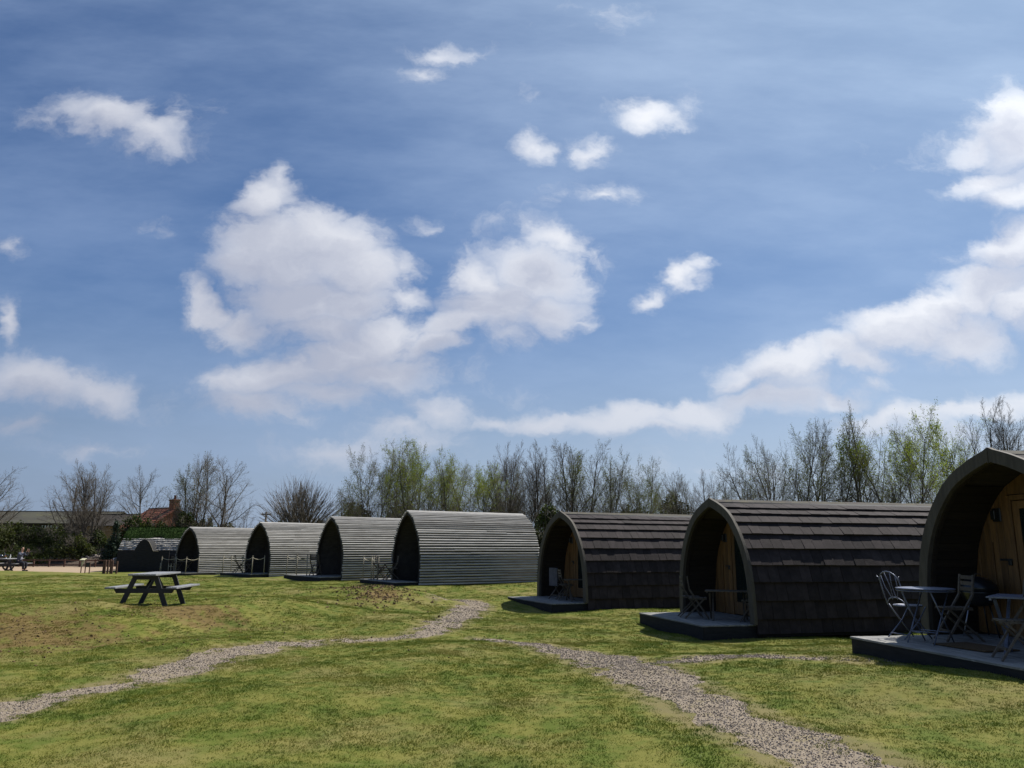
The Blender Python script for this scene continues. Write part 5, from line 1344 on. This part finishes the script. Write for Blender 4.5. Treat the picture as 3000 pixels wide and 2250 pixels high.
prototype('r1', 'round', 1); prototype('r2', 'round', 2, twig='twig'); prototype('u1', 'upright', 3); prototype('u2', 'upright', 4, 'bud_dull', 4000, .042)
prototype('v1', 'vase', 5, 'bud_dull', 3500, .04); prototype('v2', 'vase', 6, 'bud_dull', 9000, .045); prototype('v3', 'vase', 16, 'bud', 15000, .045, 'twig_pale', 120)
prototype('w1', 'willow', 7, 'bud', 16000, .045, 'twig_pale'); prototype('w2', 'willow', 8, 'bud_dull', 8000, .045)
prototype('s1', 'slim', 9, 'bud_dull', 2600, .045, 'twig_pale'); prototype('sh1', 'shrub', 10, 'bud_dull', 2500, .05); prototype('sh2', 'shrub', 11)
prototype('p1', 'pollard', 12, ivy=900)
def plant(key, px, ty, hwpx, Y, label, rz=0.0, tilt=0.0, cat='tree', name='bare_tree', group='trees behind the pods'):
    parts, zm, hw = PROTO[key]
    base = at(px, 1600, Y); g = gz(base.x, Y); top = at(px, ty, Y).z-g
    sz = top/zm; sx = (hwpx/F_PX*Y)/hw; sx = min(max(sx, sz*.6), sz*1.9)
    t = empty(name, (base.x, Y, g), rz, label, cat, group); t.scale = (sx, sx, sz)
    if tilt: t.rotation_euler = (0, R(tilt), rz)
    for nm, me in parts: link(nm, me, t)
    return t
GL = 'bare trees at the left beyond the yard'
for a in (
 ('r1', -20, 1372, 88, 64, 'bare tree cut by the left edge of the photo', .3),
 ('r2', 190, 1378, 78, 66, 'bare tree with one straight trunk rising over the barn roof', 1.2),
 ('r1', 248, 1380, 50, 63, 'bare tree, left one of the close pair right of the barn', 2.2),
 ('u1', 264, 1366, 62, 62, 'bare tree, right one of the close pair right of the barn', 2.9),
 ('r2', 425, 1376, 72, 66, 'bushy bare tree standing before the red roofed house', 4.0),
 ('u1', 510, 1470, 26, 64, 'slight bare tree right in front of the brick chimney', .4),
 ('u2', 572, 1338, 56, 64, 'tall bare tree, left one of the pair right of the brick chimney', .9),
 ('r1', 636, 1342, 86, 63, 'tall spreading bare tree, right one of the pair right of the brick chimney', 5.1),
 ('sh2', 695, 1482, 34, 64, 'short twiggy bare tree at the right foot of the tall spreading one', 1.0),
 ('p1', 880, 1402, 84, 60, 'fan shaped pollard willow with a dark ivy trunk behind the second grey pod', .5),
 ('sh2', 800, 1530, 45, 70, 'low bare scrub beside the utility pole', 2.0)):
    plant(*a[:6], rz=a[6], group=GL)
for a in (
 ('v2', 1020, 1430, 48, 57, 'low grey tree at the left end of the dense row behind the pods', 1.0),
 ('v2', 1085, 1305, 84, 55, 'broad greyish tree, second from the left in the dense row', 2.0),
 ('w2', 1150, 1320, 60, 58, 'greyish tree behind the green topped one in the dense row', 3.7),
 ('w1', 1212, 1282, 70, 54, 'tallest green leafing tree above the nearest grey pod', 4.2),
 ('w1', 1312, 1332, 56, 55, 'light green tree just right of the tallest green one', .6),
 ('v3', 1388, 1338, 48, 54, 'light green tree above the right half of the nearest grey pod', 3.0),
 ('u1', 1485, 1296, 52, 56, 'thin bare tree rising above the right end of the nearest grey pod', 5.2),
 ('u1', 1590, 1300, 62, 55, 'dark bare tree above the gap between grey and brown pods', 3.3),
 ('u2', 1690, 1288, 72, 54, 'dark upright bare tree above the mouth of the furthest brown pod', 1.7),
 ('s1', 1795, 1305, 36, 53, 'slim pale tree standing alone above the furthest brown pod', 0.0),
 ('v2', 1890, 1332, 76, 52, 'round olive green tree above the middle of the furthest brown pod', 3.9),
 ('v1', 1262, 1350, 50, 60, 'grey twiggy tree behind the two greenest ones of the dense row', 5.0),
 ('v1', 1440, 1345, 45, 60, 'low grey tree between the light green and the thin bare one', .3),
 ('v2', 1545, 1350, 50, 60, 'grey tree filling the space behind the thin bare one', 2.7),
 ('v1', 1745, 1372, 48, 60, 'low grey tree left of the slim pale one', 1.9),
 ('v1', 1835, 1372, 42, 60, 'low grey tree between the slim pale one and the round olive one', 4.1),
 ('v2', 1950, 1385, 46, 58, 'low twiggy tree touching the right side of the round olive one', .8),
 ('v1', 2050, 1382, 50, 60, 'low grey tree left behind the point of the middle brown pod', 3.3),
 ('v1', 2145, 1378, 50, 60, 'low grey tree in the gap right of the middle pod point', 5.6),
 ('r1', 2005, 1374, 58, 54, 'low bare tree left of the middle brown pod ridge', 1.1),
 ('r2', 2095, 1368, 60, 55, 'low bare tree straight behind the point of the middle brown pod', 2.4),
 ('r1', 2190, 1366, 62, 54, 'low bare tree right of the point of the middle brown pod', 4.4)):
    plant(*a[:6], rz=a[6])
for a in (
 ('v1', 2275, 1292, 58, 38, 'thin leaning bare stems at the left of the tall group', 2.6, 0),
 ('v1', 2335, 1232, 66, 37, 'many stemmed bare tree, first tall one above the middle brown pod', .2, 0),
 ('v2', 2440, 1222, 62, 36, 'many stemmed tree with olive buds above the middle brown pod', 1.5, 0),
 ('s1', 2540, 1176, 52, 36, 'tall slim tree with one leaning trunk, highest of its group', .9, -5),
 ('v3', 2688, 1202, 80, 35, 'dense green leafing tree left of the nearest pod', 4.8, 0),
 ('w2', 2625, 1320, 60, 37, 'spindly pale tree between the leaning one and the dense green one', 2.2, 0),
 ('w1', 2800, 1212, 62, 36, 'light green feathery tree just above the arch of the nearest pod', 2.5, 0),
 ('u1', 2960, 1150, 84, 34, 'dark bare tree above the roof of the nearest pod at the right edge', 5.9, 0)):
    plant(*a[:6], rz=a[6], tilt=a[7])

# ------------------------------------------------------------------ hedge bushes
def bush(name, px, ty, hwpx, Y, label, mat, seed, n=5200, size=.085, cat='bush', group='dark bushes behind the yard', cone=False):
    rng = np.random.RandomState(seed); base = at(px, 1600, Y); g = gz(base.x, Y); H = at(px, ty, Y).z-g; w = hwpx/F_PX*Y
    t = empty(name, (base.x, Y, g), 0, label, cat, group)
    m = n*2; u = rng.uniform(0, 1, m); th = rng.uniform(0, 2*PI, m)
    if cone: prof = (1-u)*.95+.05
    else: prof = np.sqrt(np.clip(1-(u*1.05-.32)**2/.62, .02, 1))
    lob = 1+.25*np.sin(3*th+seed+4*u)+.18*np.sin(5*th-2*seed+9*u)+.12*np.sin(11*th+17*u)
    rad = np.sqrt(rng.uniform(.15, 1, m))*prof*lob; zf = u*(1+.10*np.sin(4*th+seed)+.06*np.sin(9*th))
    P_ = np.column_stack([np.cos(th)*rad*w, np.sin(th)*rad*w*.8, zf*H*.95])
    cl = np.sin(P_[:, 0]*2.3+seed)+np.sin(P_[:, 1]*2.1)+np.sin(P_[:, 2]*2.7+seed); keep = rng.uniform(-1.6, 1.8, m) < cl+.5; P_ = P_[keep][:n]
    LV, LF = leaf_cards(P_, size, rng, .06)
    link('foliage', np_mesh('foliage', LV, LF, M[mat]), t)
    rn = random.Random(seed); ch = []
    for k in range(26 if not cone else 1):
        a = rn.uniform(0, 6.28); e = Vector((math.cos(a)*w*rn.uniform(.2, .95), math.sin(a)*w*.8*rn.uniform(.2, .95), H*rn.uniform(.6, 1.02))) if not cone else Vector((0, 0, H*.97))
        s0 = Vector((e.x*.12, e.y*.12, -.05)); md = s0.lerp(e, .5)+Vector((rn.uniform(-.15, .15), rn.uniform(-.15, .15), H*.08*(not cone))); ch.append(([s0, md, e], .03 if not cone else .1, .008))
        if not cone:
            for q in range(9):
                f = rn.uniform(.4, 1); p = md.lerp(e, f); d = Vector((rn.gauss(0, 1), rn.gauss(0, 1), abs(rn.gauss(.4, 1)))).normalized()*rn.uniform(.25, .6); ch.append(([p, p+d*.5, p+d], .010, .004))
    V, F_ = tubes(ch, 4); link('stems', np_mesh('stems', V, F_, M['twig'], True), t)
    return t
for i, a in enumerate((
 (-35, 1545, 60, 58, 'dark green bush cut by the left edge of the photo', 'bush_light'), (45, 1552, 62, 60, 'tall dark green bush under the left end of the barn roof', 'bush_light'),
 (108, 1560, 48, 61, 'green bush left of the seated person\'s hands, before the barn', 'bush'), (165, 1556, 50, 63, 'dark thicket below the row of pale barn panels', 'bush'),
 (222, 1580, 46, 60, 'green bramble bush under the close pair of trees', 'bush_light'), (285, 1572, 44, 62, 'dark bush left of the conifer', 'bush'),
 (388, 1528, 44, 62, 'tall dark green bush just left of the red tiled roof', 'bush'), (425, 1540, 40, 60, 'dark bush behind the left end of the turf roof', 'bush'),
 (545, 1520, 44, 62, 'rounded dark bush below the brick chimney', 'bush'), (605, 1535, 44, 66, 'dark bush below the tall pair of bare trees', 'bush'), (665, 1548, 40, 66, 'low dark bush behind the furthest grey pod', 'bush'),
 (470, 1548, 40, 61, 'dark bush hiding the front of the brick house', 'bush'))):
    bush('bush', *a[:5], a[5], 20+i)
bush('conifer', 340, 1548, 36, 59, 'blackish conifer between the shed and the turf hut', 'conifer', 55, 5200, .09, 'conifer', None, True)
for i, a in enumerate(((60, 1612, 80, 59, 'low scrub at the foot of the left bushes'), (180, 1618, 80, 61, 'low scrub behind the seated person\'s hands'), (310, 1618, 70, 61.5, 'low scrub behind the rubble heap'))):
    bush('scrub', *a, 'bush', 70+i, 3800, .08, 'scrub', 'low scrub at the foot of the hedge')
for i, a in enumerate(((930, 1535, 60, 66, 'dim bush right of the willow, behind the third grey pod'), (835, 1540, 45, 66, 'dim bush left of the willow, behind the second grey pod'), (1045, 1475, 55, 60, 'dark bush at the left end of the dense tree row'), (1612, 1490, 44, 46, 'dark ivy covered bush filling the gap between the grey and brown pods'),
   (1570, 1560, 40, 44, 'low dark bush behind the right end of the nearest grey pod'), (1450, 1480, 60, 60, 'dark bush behind the right half of the nearest grey pod'), (1330, 1490, 60, 60, 'dark bush behind the middle of the nearest grey pod'), (1180, 1480, 60, 61, 'dark bush behind the point of the nearest grey pod'),
   (1990, 1450, 60, 56, 'dark bush left of the point of the middle brown pod'), (1870, 1470, 60, 58, 'dark bush behind the furthest brown pod'))):
    bush('bush', *a, 'bush' if i % 2 else 'ivy', 90+i, 4600, .085, 'bush', 'dark bushes behind the pods')


# two pale stones lying at the foot of the nearest grey pod
for px, w, lb in ((1404, .07, 'small pale stone at the foot of the nearest grey pod'), (1272, .09, 'flat grey stone near the left foot of the nearest grey pod')):
    q = ghit(px, 1712); st_ = MB().lathe([(.3*w, -.2*w), (w, 0), (.85*w, .5*w), (.3*w, .8*w)], n=7).build('stone', M['stone'], smooth=False); st_.location = (q.x, q.y, gz(q.x, q.y)+.01); tag(st_, lb, 'stone')
